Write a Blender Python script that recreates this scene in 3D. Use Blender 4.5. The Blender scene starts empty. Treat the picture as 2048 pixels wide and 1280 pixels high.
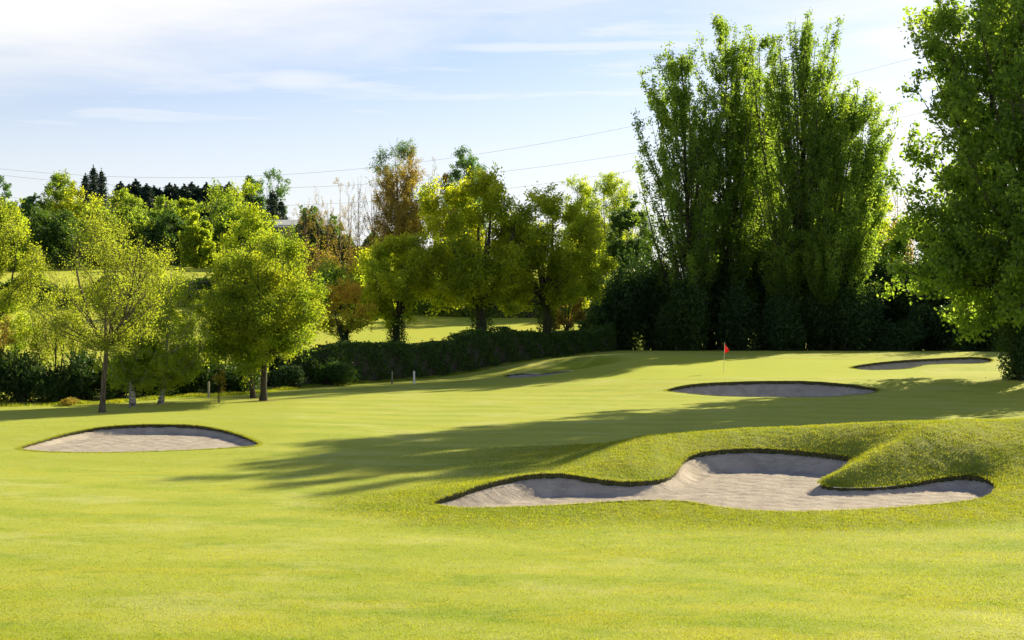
import bpy, math, numpy as np
from math import radians as R_, sin, cos, tan, pi

F = 2844.0            # focal length in pixels of the 2048 wide photograph
HC = 5.5              # eye height above the fairway
HZ = 600.0            # horizon row
SUN_AZ, SUN_EL = 41.7, 25.0
C = bpy.context.scene.collection

# ------------------------------------------------------------------ helpers
def sstep(a, b, x):
    t = np.clip((np.asarray(x, float) - a) / (b - a), 0, 1)
    return t * t * (3 - 2 * t)

def X_(px, D): return (px - 1024.0) / F * D
def Z_(py, D): return HC - (py - HZ) * D / F

def tag(o, label=None, cat=None, group=None, kind=None):
    if label: o['label'] = label
    if cat: o['category'] = cat
    if group: o['group'] = group
    if kind: o['kind'] = kind
    return o

def mesh_obj(name, verts, faces, mat, parent=None, smooth=False, attrs=None):
    """verts Nx3 array, faces MxK array (all same K) or list of such arrays"""
    if not isinstance(faces, list): faces = [faces]
    faces = [np.asarray(f, np.int32) for f in faces if len(f)]
    me = bpy.data.meshes.new(name)
    verts = np.asarray(verts, np.float32)
    me.vertices.add(len(verts)); me.vertices.foreach_set('co', verts.ravel())
    nl = sum(f.size for f in faces); npol = sum(len(f) for f in faces)
    me.loops.add(nl); me.loops.foreach_set('vertex_index', np.concatenate([f.ravel() for f in faces]))
    me.polygons.add(npol)
    sizes = np.concatenate([np.full(len(f), f.shape[1], np.int32) for f in faces])
    starts = np.concatenate([[0], np.cumsum(sizes)[:-1]]).astype(np.int32)
    me.polygons.foreach_set('loop_start', starts)
    me.polygons.foreach_set('use_smooth', np.full(npol, smooth, bool))
    if attrs:
        for k, v in attrs.items():
            a = me.attributes.new(k, 'FLOAT', 'POINT'); a.data.foreach_set('value', np.asarray(v, np.float32))
    me.update(calc_edges=True)
    if mat: me.materials.append(mat)
    o = bpy.data.objects.new(name, me); C.objects.link(o)
    if parent: o.parent = parent
    return o

def empty(name, loc, rz=0, sc=1):
    o = bpy.data.objects.new(name, None); C.objects.link(o)
    o.location = loc; o.rotation_euler = (0, 0, rz)
    o.scale = (sc, sc, sc) if np.isscalar(sc) else sc
    o.empty_display_size = 0.5
    return o

def copy_tree(root, loc, rz, sc, label, group=None):
    r = root.copy(); C.objects.link(r); r.location = loc; r.rotation_euler = (0, 0, rz)
    r.scale = (sc, sc, sc) if np.isscalar(sc) else sc
    r['label'] = label
    if group: r['group'] = group
    for ch in list(root.children):
        c = ch.copy(); C.objects.link(c); c.parent = r
    return r

# ------------------------------------------------------------------ materials
def nt(name):
    m = bpy.data.materials.new(name); m.use_nodes = True
    t = m.node_tree; t.nodes.clear()
    out = t.nodes.new('ShaderNodeOutputMaterial')
    return m, t, out

class G:
    """tiny node graph helper"""
    def __init__(s, t): s.t = t
    def n(s, kind, **kw):
        nd = s.t.nodes.new(kind)
        for k, v in kw.items(): setattr(nd, k, v)
        return nd
    def l(s, a, b): s.t.links.new(a, b)
    def val(s, x, sock):
        if hasattr(x, 'is_linked') or hasattr(x, 'links'): s.l(x, sock)
        else: sock.default_value = x
    def math(s, op, a, b=0.0, c=None, clamp=False):
        nd = s.n('ShaderNodeMath', operation=op, use_clamp=clamp)
        s.val(a, nd.inputs[0]); s.val(b, nd.inputs[1])
        if c is not None: s.val(c, nd.inputs[2])
        return nd.outputs[0]
    def noise(s, vec, scale, detail=3, rough=0.55, dist=0.0):
        nd = s.n('ShaderNodeTexNoise'); s.l(vec, nd.inputs['Vector'])
        nd.inputs['Scale'].default_value = scale; nd.inputs['Detail'].default_value = detail
        nd.inputs['Roughness'].default_value = rough; nd.inputs['Distortion'].default_value = dist
        return nd.outputs[0]
    def ramp(s, x, lo, hi, a=0.0, b=1.0, smooth=True):
        nd = s.n('ShaderNodeMapRange'); nd.interpolation_type = 'SMOOTHSTEP' if smooth else 'LINEAR'
        s.val(x, nd.inputs['Value'])
        s.val(lo, nd.inputs['From Min']); s.val(hi, nd.inputs['From Max'])
        s.val(a, nd.inputs['To Min']); s.val(b, nd.inputs['To Max'])
        return nd.outputs[0]
    def mix(s, f, a, b, mode='MIX'):
        nd = s.n('ShaderNodeMix', data_type='RGBA', blend_type=mode)
        s.val(f, nd.inputs[0])
        for x, k in ((a, 6), (b, 7)):
            if isinstance(x, tuple): nd.inputs[k].default_value = (*x, 1)
            else: s.l(x, nd.inputs[k])
        return nd.outputs[2]
    def map(s, vec, scale=(1, 1, 1), rot=(0, 0, 0), loc=(0, 0, 0)):
        nd = s.n('ShaderNodeMapping'); s.l(vec, nd.inputs[0])
        nd.inputs['Scale'].default_value = scale; nd.inputs['Rotation'].default_value = rot
        nd.inputs['Location'].default_value = loc
        return nd.outputs[0]

def leaf_mat(name, c1, c2, trans=0.5, tint=(2.2, 2.15, 0.75), nscale=0.5):
    m, t, out = nt(name); g = G(t)
    geo = g.n('ShaderNodeNewGeometry'); tc = g.n('ShaderNodeTexCoord')
    nz = g.noise(tc.outputs['Object'], nscale, 2)
    f = g.math('ADD', g.math('MULTIPLY', geo.outputs['Random Per Island'], 0.55), g.ramp(nz, 0.35, 0.65, 0, 0.45))
    col = g.mix(f, c1, c2)
    p = g.n('ShaderNodeBsdfPrincipled'); g.l(col, p.inputs['Base Color'])
    p.inputs['Roughness'].default_value = 0.55; p.inputs['Specular IOR Level'].default_value = 0.35
    tr = g.n('ShaderNodeBsdfTranslucent'); g.l(g.mix(1.0, col, tint, 'MULTIPLY'), tr.inputs['Color'])
    mx = g.n('ShaderNodeMixShader'); mx.inputs[0].default_value = trans
    g.l(p.outputs[0], mx.inputs[1]); g.l(tr.outputs[0], mx.inputs[2]); g.l(mx.outputs[0], out.inputs[0])
    return m

def plain_mat(name, c1, c2, scale=3.0, rough=0.8, bump=0.3, stretch=(1, 1, 1), spec=0.3):
    m, t, out = nt(name); g = G(t)
    tc = g.n('ShaderNodeTexCoord'); v = g.map(tc.outputs['Object'], stretch)
    nz = g.noise(v, scale, 5, 0.6)
    p = g.n('ShaderNodeBsdfPrincipled'); g.l(g.mix(g.ramp(nz, 0.35, 0.65), c1, c2), p.inputs['Base Color'])
    p.inputs['Roughness'].default_value = rough; p.inputs['Specular IOR Level'].default_value = spec
    b = g.n('ShaderNodeBump'); b.inputs['Strength'].default_value = bump; b.inputs['Distance'].default_value = 0.05
    g.l(nz, b.inputs['Height']); g.l(b.outputs[0], p.inputs['Normal']); g.l(p.outputs[0], out.inputs[0])
    return m

M = {}
M['bark'] = plain_mat('bark', (.055, .045, .035), (.13, .11, .085), 4, stretch=(3, 3, .6))
M['bark_pale'] = plain_mat('bark_pale', (.12, .105, .08), (.26, .235, .19), 4, stretch=(2, 2, .8))
M['bark_dark'] = plain_mat('bark_dark', (.03, .027, .022), (.07, .06, .048), 4, stretch=(3, 3, .6))
M['bark_birch'] = plain_mat('bark_birch', (.05, .045, .04), (.5, .48, .44), 3, stretch=(1, 1, 2.5))
M['twig_brown'] = plain_mat('twig_brown', (.13, .09, .06), (.2, .15, .10), 2)
M['spring'] = leaf_mat('leaf_spring', (.145, .195, .04), (.235, .275, .045), .70)
M['lime'] = leaf_mat('leaf_lime', (0.150, 0.240, 0.034), (0.300, 0.340, 0.044), .70)
M['bright'] = leaf_mat('leaf_bright', (.095, .175, .028), (.26, .285, .034), .70)
M['oak'] = leaf_mat('leaf_oak', (.135, .215, .032), (.36, .37, .042), .74, nscale=.35)
M['poplar'] = leaf_mat('leaf_poplar', (0.090, 0.170, 0.044), (0.200, 0.280, 0.062), .68, nscale=.25)
M['orange'] = leaf_mat('leaf_orange', (.42, .29, .05), (.50, .40, .06), .6, tint=(1.8, 1.6, .6))
M['brown'] = leaf_mat('leaf_brown', (.24, .19, .055), (.29, .27, .06), .55, tint=(1.8, 1.6, .7))
M['teal'] = leaf_mat('leaf_teal', (0.070, 0.150, 0.065), (0.120, 0.200, 0.074), .5, tint=(1.7, 1.9, .9))
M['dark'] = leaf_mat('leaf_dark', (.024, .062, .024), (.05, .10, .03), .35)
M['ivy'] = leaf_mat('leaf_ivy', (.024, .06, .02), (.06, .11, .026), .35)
M['hedge'] = leaf_mat('leaf_hedge', (.038, .09, .024), (.08, .145, .028), .4, nscale=1.0)
M['conifer'] = leaf_mat('leaf_conifer', (.016, .045, .036), (.03, .066, .044), .1)
M['far_green'] = leaf_mat('leaf_far_green', (0.100, 0.190, 0.042), (0.270, 0.330, 0.058), .6, nscale=.15)

# ------------------------------------------------------------------ sand bunkers (outline point: px, py, distance)
def catmull(P, n=6):
    P = np.asarray(P, float); N = len(P); out = []
    for i in range(N):
        p0, p1, p2, p3 = P[i - 1], P[i], P[(i + 1) % N], P[(i + 2) % N]
        for k in range(n):
            t = k / n
            out.append(0.5 * ((2 * p1) + (-p0 + p2) * t + (2 * p0 - 5 * p1 + 4 * p2 - p3) * t * t + (-p0 + 3 * p1 - 3 * p2 + p3) * t ** 3))
    return np.array(out)

def outline(pts):
    w = [(X_(px, D), D, Z_(py, D)) for px, py, D in pts]
    return catmull(w, 7)

BUNK = []
def bunker(key, label, pts, floor, w, lip, slope=0.75):
    BUNK.append(dict(key=key, label=label, poly=outline(pts), floor=floor, w=w, lip=lip, slope=slope))

bunker('front', 'largest sand bunker in the foreground with three scalloped lobes under a grassy mound', [
    (865,1005,38.4),(920,985,39.2),(980,965,40.1),(1040,952,40.9),(1090,947,41.3),(1140,949,41.4),(1190,957,41.3),
    (1240,963,41.2),(1290,962,41.4),(1330,956,42.0),(1354,940,43.0),(1366,921,44.3),(1392,907,45.2),(1440,900,45.7),(1500,897,45.9),
    (1560,899,45.9),(1620,904,45.5),(1680,911,44.9),(1708,916,44.5),(1698,930,43.7),(1672,947,42.7),(1648,958,42.0),(1644,969,41.5),
    (1670,975,41.3),(1720,976,41.2),(1780,973,41.4),(1830,966,41.7),(1880,956,42.1),(1930,951,42.3),(1970,955,41.9),(1991,965,41.0),
    (1998,977,39.8),(1988,990,38.6),(1960,999,38.0),(1900,1007,37.4),(1830,1013,37.1),(1740,1019,36.8),(1650,1023,36.6),
    (1560,1024,36.6),(1480,1020,36.8),(1410,1010,37.3),(1360,1003,37.7),(1290,1002,37.8),(1200,1006,37.6),(1100,1012,37.3),
    (1000,1016,37.1),(920,1016,37.4),(878,1012,38.0)], (39.5, -.20, 44.5, .02), 2.7, .12)
bunker('left', 'lone bunker at left, a half-moon of pale sand with a dark arched back edge', [
    (35,897,53.0),(80,882,55.0),(130,868,56.8),(190,856,58.2),(260,850,59.0),(340,849,59.3),(400,852,59.0),(450,861,57.9),
    (490,873,56.0),(519,887,53.8),(512,893,52.6),(470,896,52.0),(400,900,51.5),(300,904,51.2),(200,906,51.1),(110,905,51.4),(60,902,51.9)],
    (51, -.22, 58, -.08), 5.0, .10)
bunker('middle', 'long oval bunker of shaded grey sand just in front of the putting green', [
    (1330,781,82.9),(1362,772,83.9),(1400,767,84.6),(1460,764,85.2),(1540,762,85.5),(1620,763,85.4),(1690,768,84.8),(1735,774,84.0),
    (1758,779,83.2),(1742,787,82.2),(1700,791,81.7),(1650,794,81.4),(1550,794.5,81.3),(1450,793,81.4),(1380,788,81.9),(1345,784,82.4)],
    (81, -.5, 86, -.35), 4.0, .14, .9)
bunker('right', 'shaded bunker with a long thin tail on the right side of the putting green', [
    (1700,735,97.6),(1740,727,99.0),(1800,721,100.2),(1870,717,101.2),(1940,714,102.0),(1975,716,101.8),(1987,721,101.0),(1968,727,100.0),
    (1905,728,99.4),(1855,730,99.0),(1822,737,97.9),(1780,740,97.3),(1730,740,97.2)], (97, .3, 102, .55), 3.5, .12, .9)
bunker('far', 'small shaded bunker furthest left of the putting green near the hedge', [
    (1010,751,100.0),(1045,747,101.0),(1080,748,101.3),(1110,744,102.4),(1150,741,103.4),(1180,742,103.6),(1150,746,102.2),(1110,751,101.0),
    (1060,757,99.4),(1025,757,99.2)], (99, -.02, 104, .28), 3.0, .10, .5)

def seg_dist(P, poly):
    """distance, nearest point z, inside flag for points P (N,2) to closed polygon (K,3)"""
    A = poly; B = np.roll(poly, -1, 0); d2 = np.full(len(P), 1e18); near = np.zeros((len(P), 3))
    inside = np.zeros(len(P), bool)
    for a, b in zip(A, B):
        ab = b[:2] - a[:2]; t = np.clip(((P - a[:2]) @ ab) / (ab @ ab + 1e-12), 0, 1)
        q = a[:2] + t[:, None] * ab; dd = ((P - q) ** 2).sum(1)
        m = dd < d2; d2[m] = dd[m]
        near[m, :2] = q[m]; near[m, 2] = (a[2] + t * (b[2] - a[2]))[m]
        cond = (a[1] > P[:, 1]) != (b[1] > P[:, 1])
        with np.errstate(divide='ignore', invalid='ignore'):
            xi = (b[0] - a[0]) * (P[:, 1] - a[1]) / (b[1] - a[1]) + a[0]
        inside ^= cond & (P[:, 0] < xi)
    return np.sqrt(d2), near, inside

def zrim(P, poly):
    """smooth inverse-distance rim height"""
    W = np.zeros(len(P)); S = np.zeros(len(P))
    for a in poly:
        w = 1.0 / (((P - a[:2]) ** 2).sum(1) + .004) ** 2
        W += w; S += w * a[2]
    return S / W

def vnoise(x, y, s, seed=0):
    """cheap smooth sum-of-sines noise"""
    r = np.random.RandomState(seed); o = 0
    for i in range(6):
        a = r.uniform(0, 2 * pi); k = r.uniform(.6, 1.7) / s; o = o + np.sin((x * cos(a) + y * sin(a)) * k * 2 * pi + r.uniform(0, 6.28))
    return o / 6

# ------------------------------------------------------------------ terrain
HILL_D = [0, 70, 95, 130, 180, 210, 260, 330, 420, 480, 600, 900, 6000]
HILL_Z = [0, 0, .05, .7, 4.5, 6.2, 9.6, 14.2, 23.5, 29, 33, 34, 20]
def base_terrain(x, y):
    x = np.asarray(x, float); y = np.asarray(y, float)
    px = 1024 + x / np.maximum(y, 5) * F
    # hill beyond the hedge
    k = np.interp(px, [450, 720, 1100, 1300], [1, .80, .62, .42])
    shift = np.interp(px, [-400, 0, 700, 1100, 1300], [-6, 0, 2, 4, 20])
    z = np.interp(y - shift, HILL_D, HILL_Z) * k
    # bank on which the camera stands
    z = z + 3.8 * sstep(17, 0, y)
    # front mound
    hc = np.interp(x, [-5, -2.4, 1.2, 2.8, 4.5, 8, 11.4, 15, 18, 30, 40], [0, .02, .17, .55, 1.0, 1.40, 1.52, 1.62, 1.66, 1.5, .6])
    bell = sstep(37.5, 43.6, y) * (1 - sstep(45.8, 55.5, y))
    z = z + hc * bell
    # right flank swells towards the camera
    z = z + .55 * np.exp(-((x - 20) / 5) ** 2 - ((y - 39) / 5) ** 2)
    # left bunker shoulder
    z = z + .34 * np.exp(-((x + 15) / 7.5) ** 2) * sstep(51.5, 58.5, y) * (1 - sstep(60, 73, y))
    # putting green platform
    gx = sstep(-5, 12, x) 
    z = z + gx * (np.interp(y, [80, 83, 86, 94, 104, 112, 118, 135], [0, .15, .5, .62, .95, 1.22, 1.2, .6]))
    z = z + .5 * np.exp(-((x - 36) / 5) ** 2 - ((y - 106) / 6) ** 2)
    z = z + .32 * np.exp(-((x - 8.2) / 3.2) ** 2 - ((y - 97) / 3.5) ** 2)
    z = z + .5 * np.exp(-((x - 5) / 8.0) ** 2 - ((y - 106) / 6) ** 2)
    # soft undulation
    z = z + .06 * vnoise(x, y, 14, 3) * sstep(18, 28, y) * (1 - sstep(60, 80, y)) + .8 * vnoise(x, y, 90, 5) * sstep(180, 400, y)
    return z

def terrain(x, y, detail=True):
    x = np.atleast_1d(np.asarray(x, float)); y = np.atleast_1d(np.asarray(y, float))
    z = base_terrain(x, y)
    for b in BUNK:
        p = b['poly']; w = b['w']; pad = w + 4.5
        m = (x > p[:, 0].min() - pad) & (x < p[:, 0].max() + pad) & (y > p[:, 1].min() - pad) & (y < p[:, 1].max() + pad)
        if not m.any(): continue
        P = np.stack([x[m], y[m]], 1)
        if b['key'] == 'front': w = b['w'] + 3.2 * sstep(12.8, 16.5, P[:, 0])
        d, near, ins = seg_dist(P, p)
        near_ = (d < 1.6 * w) | ins; zr = np.zeros(len(P)); zr[near_] = zrim(P[near_], p)
        if b['key'] == 'front':
            dn = np.where((d < 1.6 * w) & ~ins)[0]; ds = np.linalg.norm(np.roll(p, -1, 0)[:, :2] - p[:, :2], axis=1); acc_ = np.zeros(len(dn))
            for a, l_ in zip(p, ds): acc_ += l_ / (((P[dn] - a[:2]) ** 2).sum(1) + 1e-4) ** 2.5
            d = d.copy(); d[dn] = np.minimum(d[dn], (acc_ / 1.3333) ** -.25 * 1.0 + 0 * d[dn])
        t = sstep(0, 1, np.clip(d / w, 0, 1)); t = np.where(ins, 0, t)
        if b['key'] == 'front':      # slope leaves the rim steeply
            t = np.clip(d / w, 0, 1); t = np.where(ins, 0, 1 - (1 - t) ** 1.55)
        z[m] = zr * (1 - t) + z[m] * t
    return z

def T1(x, y): return float(terrain([x], [y])[0])

def sheet_grid(ug, yg, k):
    U, Y = np.meshgrid(ug, yg)
    return (U * np.sqrt(Y * Y + k * k)).ravel(), Y.ravel()

uf = np.arange(-.40, .4001, .0017)
uo = .40 + np.cumsum(np.geomspace(.004, .6, 22))
ug = np.concatenate([-uo[::-1], uf, uo])
yg = list(np.arange(-60, 12, 3.0)) + list(np.arange(12, 20, .8))
y = 20.0
while y < 4500:
    yg.append(y)
    y += y * (.0034 if y < 60 else .0042 if y < 108 else .012 if y < 450 else .08)
yg = np.array(yg)
gx, gy = sheet_grid(ug, yg, 20.0)
gz = terrain(gx, gy)
GZ0 = gz.copy().reshape(len(yg), len(ug))
nU, nY = len(ug), len(yg)
inside_any = np.zeros(len(gx), bool); strict_in = np.zeros(len(gx), bool)
snap_w = .006 * np.maximum(gy, 20)
for b in BUNK:
    p = b['poly']; m = np.where((gx > p[:, 0].min() - 1) & (gx < p[:, 0].max() + 1) & (gy > p[:, 1].min() - 1) & (gy < p[:, 1].max() + 1))[0]
    P = np.stack([gx[m], gy[m]], 1); d, near, ins = seg_dist(P, p)
    thr = .56 * np.where(gy[m] < 60, .0036, .0044) * gy[m]
    s = d < thr
    gx[m[s]] = near[s, 0]; gy[m[s]] = near[s, 1]; gz[m[s]] = near[s, 2]
    inside_any[m[ins | s]] = True; strict_in[m[ins]] = True
idx = np.arange(nU * nY).reshape(nY, nU)
quads = np.stack([idx[:-1, :-1].ravel(), idx[:-1, 1:].ravel(), idx[1:, 1:].ravel(), idx[1:, :-1].ravel()], 1)
keep = ~(inside_any[quads].all(1) & (strict_in[quads].sum(1) >= 2))
quads = quads[keep]
litter = np.zeros(len(gx))
for a_, d_, r_ in ((203, 69, .8), (266, 73.5, .6), (320, 75, .7), (526, 77.5, .9), (506, 79.5, .7), (2062, 88.5, 2.0)):
    litter = np.maximum(litter, np.exp(-((gx - X_(a_, d_)) ** 2 + (gy - d_) ** 2) / r_ ** 2))
ppx = 1024 + gx / np.maximum(gy, 5) * F
# mowing zones: 1 = longer rough, green = close-cut putting surface
fr = [b for b in BUNK if b['key'] == 'front'][0]['poly']
dm = seg_dist(np.stack([gx, gy], 1)[(gy > 20) & (gy < 70)], fr)[0]
rough = np.zeros(len(gx))
q = (gy > 20) & (gy < 70)
rough[q] = 1 - sstep(1.2, 4.2, dm + .5 * vnoise(gx[q], gy[q], 4, 8))
hc_ = np.interp(gx, [-5, -2.4, 1.2, 4.5, 8, 40], [0, .2, .7, 1, 1, 1]) * sstep(38.5, 41.5, gy) * (1 - sstep(52, 54, gy))
rough = np.maximum(rough, hc_)
field = sstep(0, 6, gy - np.interp(gx, [-30, -20, -9, 0, 5, 14, 60], [70, 80, 94, 107, 118, 130, 132]))
semi = sstep(-.25, .25, gy - np.interp(gx, [-6, -1.7, 2.9, 6.35, 8.9, 14, 30], [36, 33.3, 30.1, 26.7, 24.8, 21, 10]) + .25 * vnoise(gx, gy, 3, 12)) * sstep(-4.5, -2.0, gx) * (1 - sstep(40, 44, gy))
semi = np.maximum(semi, sstep(-.3, .3, gy - 46.7 - .3 * vnoise(gx, gy, 4, 13)) * (1 - sstep(-8.5, -7.5, gx + .12 * (gy - 47))))
semi = np.maximum(semi, (1 - sstep(90, 93, gy + 0 * gx)) * sstep(27, 29, gx) * sstep(56, 60, gy))
green = sstep(.35, .5, np.exp(-((gx - 15) / 13) ** 4 - ((gy - 98.5) / 8.5) ** 4))

# ground material
def turf_colour(g, v):
    big = g.noise(g.map(v, (1, .6, 1)), .20, 4, .6)
    mid = g.noise(g.map(v, (.35, 1, 1), rot=(0, 0, .12)), .8, 5, .65)
    mid2 = g.noise(g.map(v, (.6, 1, 1), rot=(0, 0, -.1), loc=(9, 4, 0)), 1.1, 4, .7)
    pale = g.noise(g.map(v, (.5, 1, 1), loc=(30, 7, 0)), .42, 5, .7)
    c = g.mix(g.ramp(big, .38, .62), (.165, .245, .026), (.215, .275, .034))
    c = g.mix(g.ramp(mid, .46, .64, 0, .8), c, (.275, .295, .034))
    c = g.mix(g.ramp(mid2, .50, .68, 0, .75), c, (.115, .205, .024))
    c = g.mix(g.ramp(pale, .50, .66, 0, .85), c, (.295, .335, .135))
    sp = g.n('ShaderNodeSeparateXYZ'); g.l(v, sp.inputs[0])
    ph = g.math('ADD', g.math('MULTIPLY', sp.outputs[1], 2.1), g.math('MULTIPLY', sp.outputs[0], .42))
    st = g.ramp(g.math('SINE', g.math('ADD', ph, g.math('MULTIPLY', big, 6.0))), -.5, .5, 0, .38)
    c = g.mix(st, c, (.30, .34, .075))
    return c, mid2
def ground_material():
    m, t, out = nt('turf'); g = G(t)
    tc = g.n('ShaderNodeTexCoord'); v = tc.outputs['Object']
    def attr(n):
        a = g.n('ShaderNodeAttribute'); a.attribute_name = n; return a.outputs['Fac']
    fine = g.noise(v, 22, 3, .7); vfine = g.noise(v, 70, 2, .7); patch = g.noise(v, 2.6, 4, .7)
    big = g.noise(g.map(v, (1, .4, 1)), .12, 4, .6)
    c, mid2 = turf_colour(g, v)
    rc = g.mix(g.ramp(patch, .35, .65), (.170, .215, .028), (.120, .185, .022))
    rc = g.mix(g.ramp(fine, .45, .7, 0, .6), rc, (.22, .225, .05))
    sc_ = g.mix(g.ramp(patch, .35, .65), (.19, .245, .022), (.145, .21, .018))
    sc_ = g.mix(g.ramp(fine, .5, .75, 0, .6), sc_, (.33, .36, .16))
    c = g.mix(g.math('MULTIPLY', attr('semi'), .65), c, sc_)
    c = g.mix(g.math('MULTIPLY', attr('rough'), .55), c, rc)
    gc = g.mix(g.ramp(big, .35, .65), (.27, .33, .025), (.22, .31, .025))
    c = g.mix(g.math('MULTIPLY', attr('green'), .8), c, gc)
    fc = g.mix(g.ramp(big, .4, .6), (.20, .27, .012), (.26, .28, .02))
    c = g.mix(attr('field'), c, fc)
    c = g.mix(g.math('MULTIPLY', attr('litter'), g.ramp(patch, .35, .6, .4, 1)), c, (.14, .10, .06))
    hs = g.n('ShaderNodeHueSaturation'); g.l(c, hs.inputs['Color'])
    val = g.math('ADD', g.math('MULTIPLY', g.math('SUBTRACT', fine, .5), g.ramp(attr('rough'), 0, 1, .8, 1.6)), g.math('MULTIPLY', g.math('SUBTRACT', vfine, .5), .9))
    g.l(g.math('ADD', 1.0, val), hs.inputs['Value'])
    p = g.n('ShaderNodeBsdfPrincipled'); g.l(hs.outputs[0], p.inputs['Base Color'])
    p.inputs['Roughness'].default_value = .8; p.inputs['Specular IOR Level'].default_value = .1
    p.inputs['Sheen Weight'].default_value = .25; p.inputs['Sheen Roughness'].default_value = .5
    p.inputs['Sheen Tint'].default_value = (.95, 1, .2, 1)
    h = g.math('ADD', g.math('MULTIPLY', fine, 1.0), g.math('MULTIPLY', patch, .7))
    b = g.n('ShaderNodeBump'); g.l(g.ramp(attr('rough'), 0, 1, .35, .9), b.inputs['Strength']); b.inputs['Distance'].default_value = .05
    g.l(h, b.inputs['Height']); g.l(b.outputs[0], p.inputs['Normal'])
    g.l(p.outputs[0], out.inputs[0])
    return m
M['turf'] = ground_material()
# drop unused vertices
gz = gz + np.where(inside_any, 0, .022 * (vnoise(gx, gy, .55, 31) + .7 * vnoise(gx, gy, 1.3, 33)) * np.clip(rough - .05, 0, 1))
used = np.zeros(len(gx), bool); used[quads.ravel()] = True
remap = np.cumsum(used) - 1
ground = mesh_obj('ground', np.stack([gx, gy, gz], 1)[used], remap[quads], M['turf'], smooth=True,
                  attrs=dict(rough=rough[used], semi=semi[used], litter=litter[used], field=field[used], green=green[used]))
tag(ground, kind='structure')

# sand
def sand_material():
    m, t, out = nt('sand'); g = G(t)
    tc = g.n('ShaderNodeTexCoord'); v = tc.outputs['Object']
    a = g.noise(v, 1.3, 4, .65); b_ = g.noise(g.map(v, (.5, 2.2, 1), rot=(0, 0, .3)), 3.5, 4, .7); f = g.noise(v, 14, 4, .8)
    c = g.mix(g.ramp(a, .35, .65), (.36, .325, .29), (.47, .43, .385))
    c = g.mix(g.ramp(b_, .5, .72, 0, .6), c, (.56, .52, .47))
    c = g.mix(g.ramp(f, .52, .75, 0, .6), c, (.20, .17, .145))
    p = g.n('ShaderNodeBsdfPrincipled'); g.l(c, p.inputs['Base Color']); p.inputs['Roughness'].default_value = .95
    p.inputs['Specular IOR Level'].default_value = .1
    h = g.math('ADD', b_, g.math('MULTIPLY', f, .6))
    b = g.n('ShaderNodeBump'); b.inputs['Strength'].default_value = .8; b.inputs['Distance'].default_value = .06
    g.l(h, b.inputs['Height']); g.l(b.outputs[0], p.inputs['Normal']); g.l(p.outputs[0], out.inputs[0])
    return m
M['sand'] = sand_material()
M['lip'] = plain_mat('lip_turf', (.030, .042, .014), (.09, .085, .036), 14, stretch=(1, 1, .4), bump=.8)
rng0 = np.random.RandomState(5)

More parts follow.
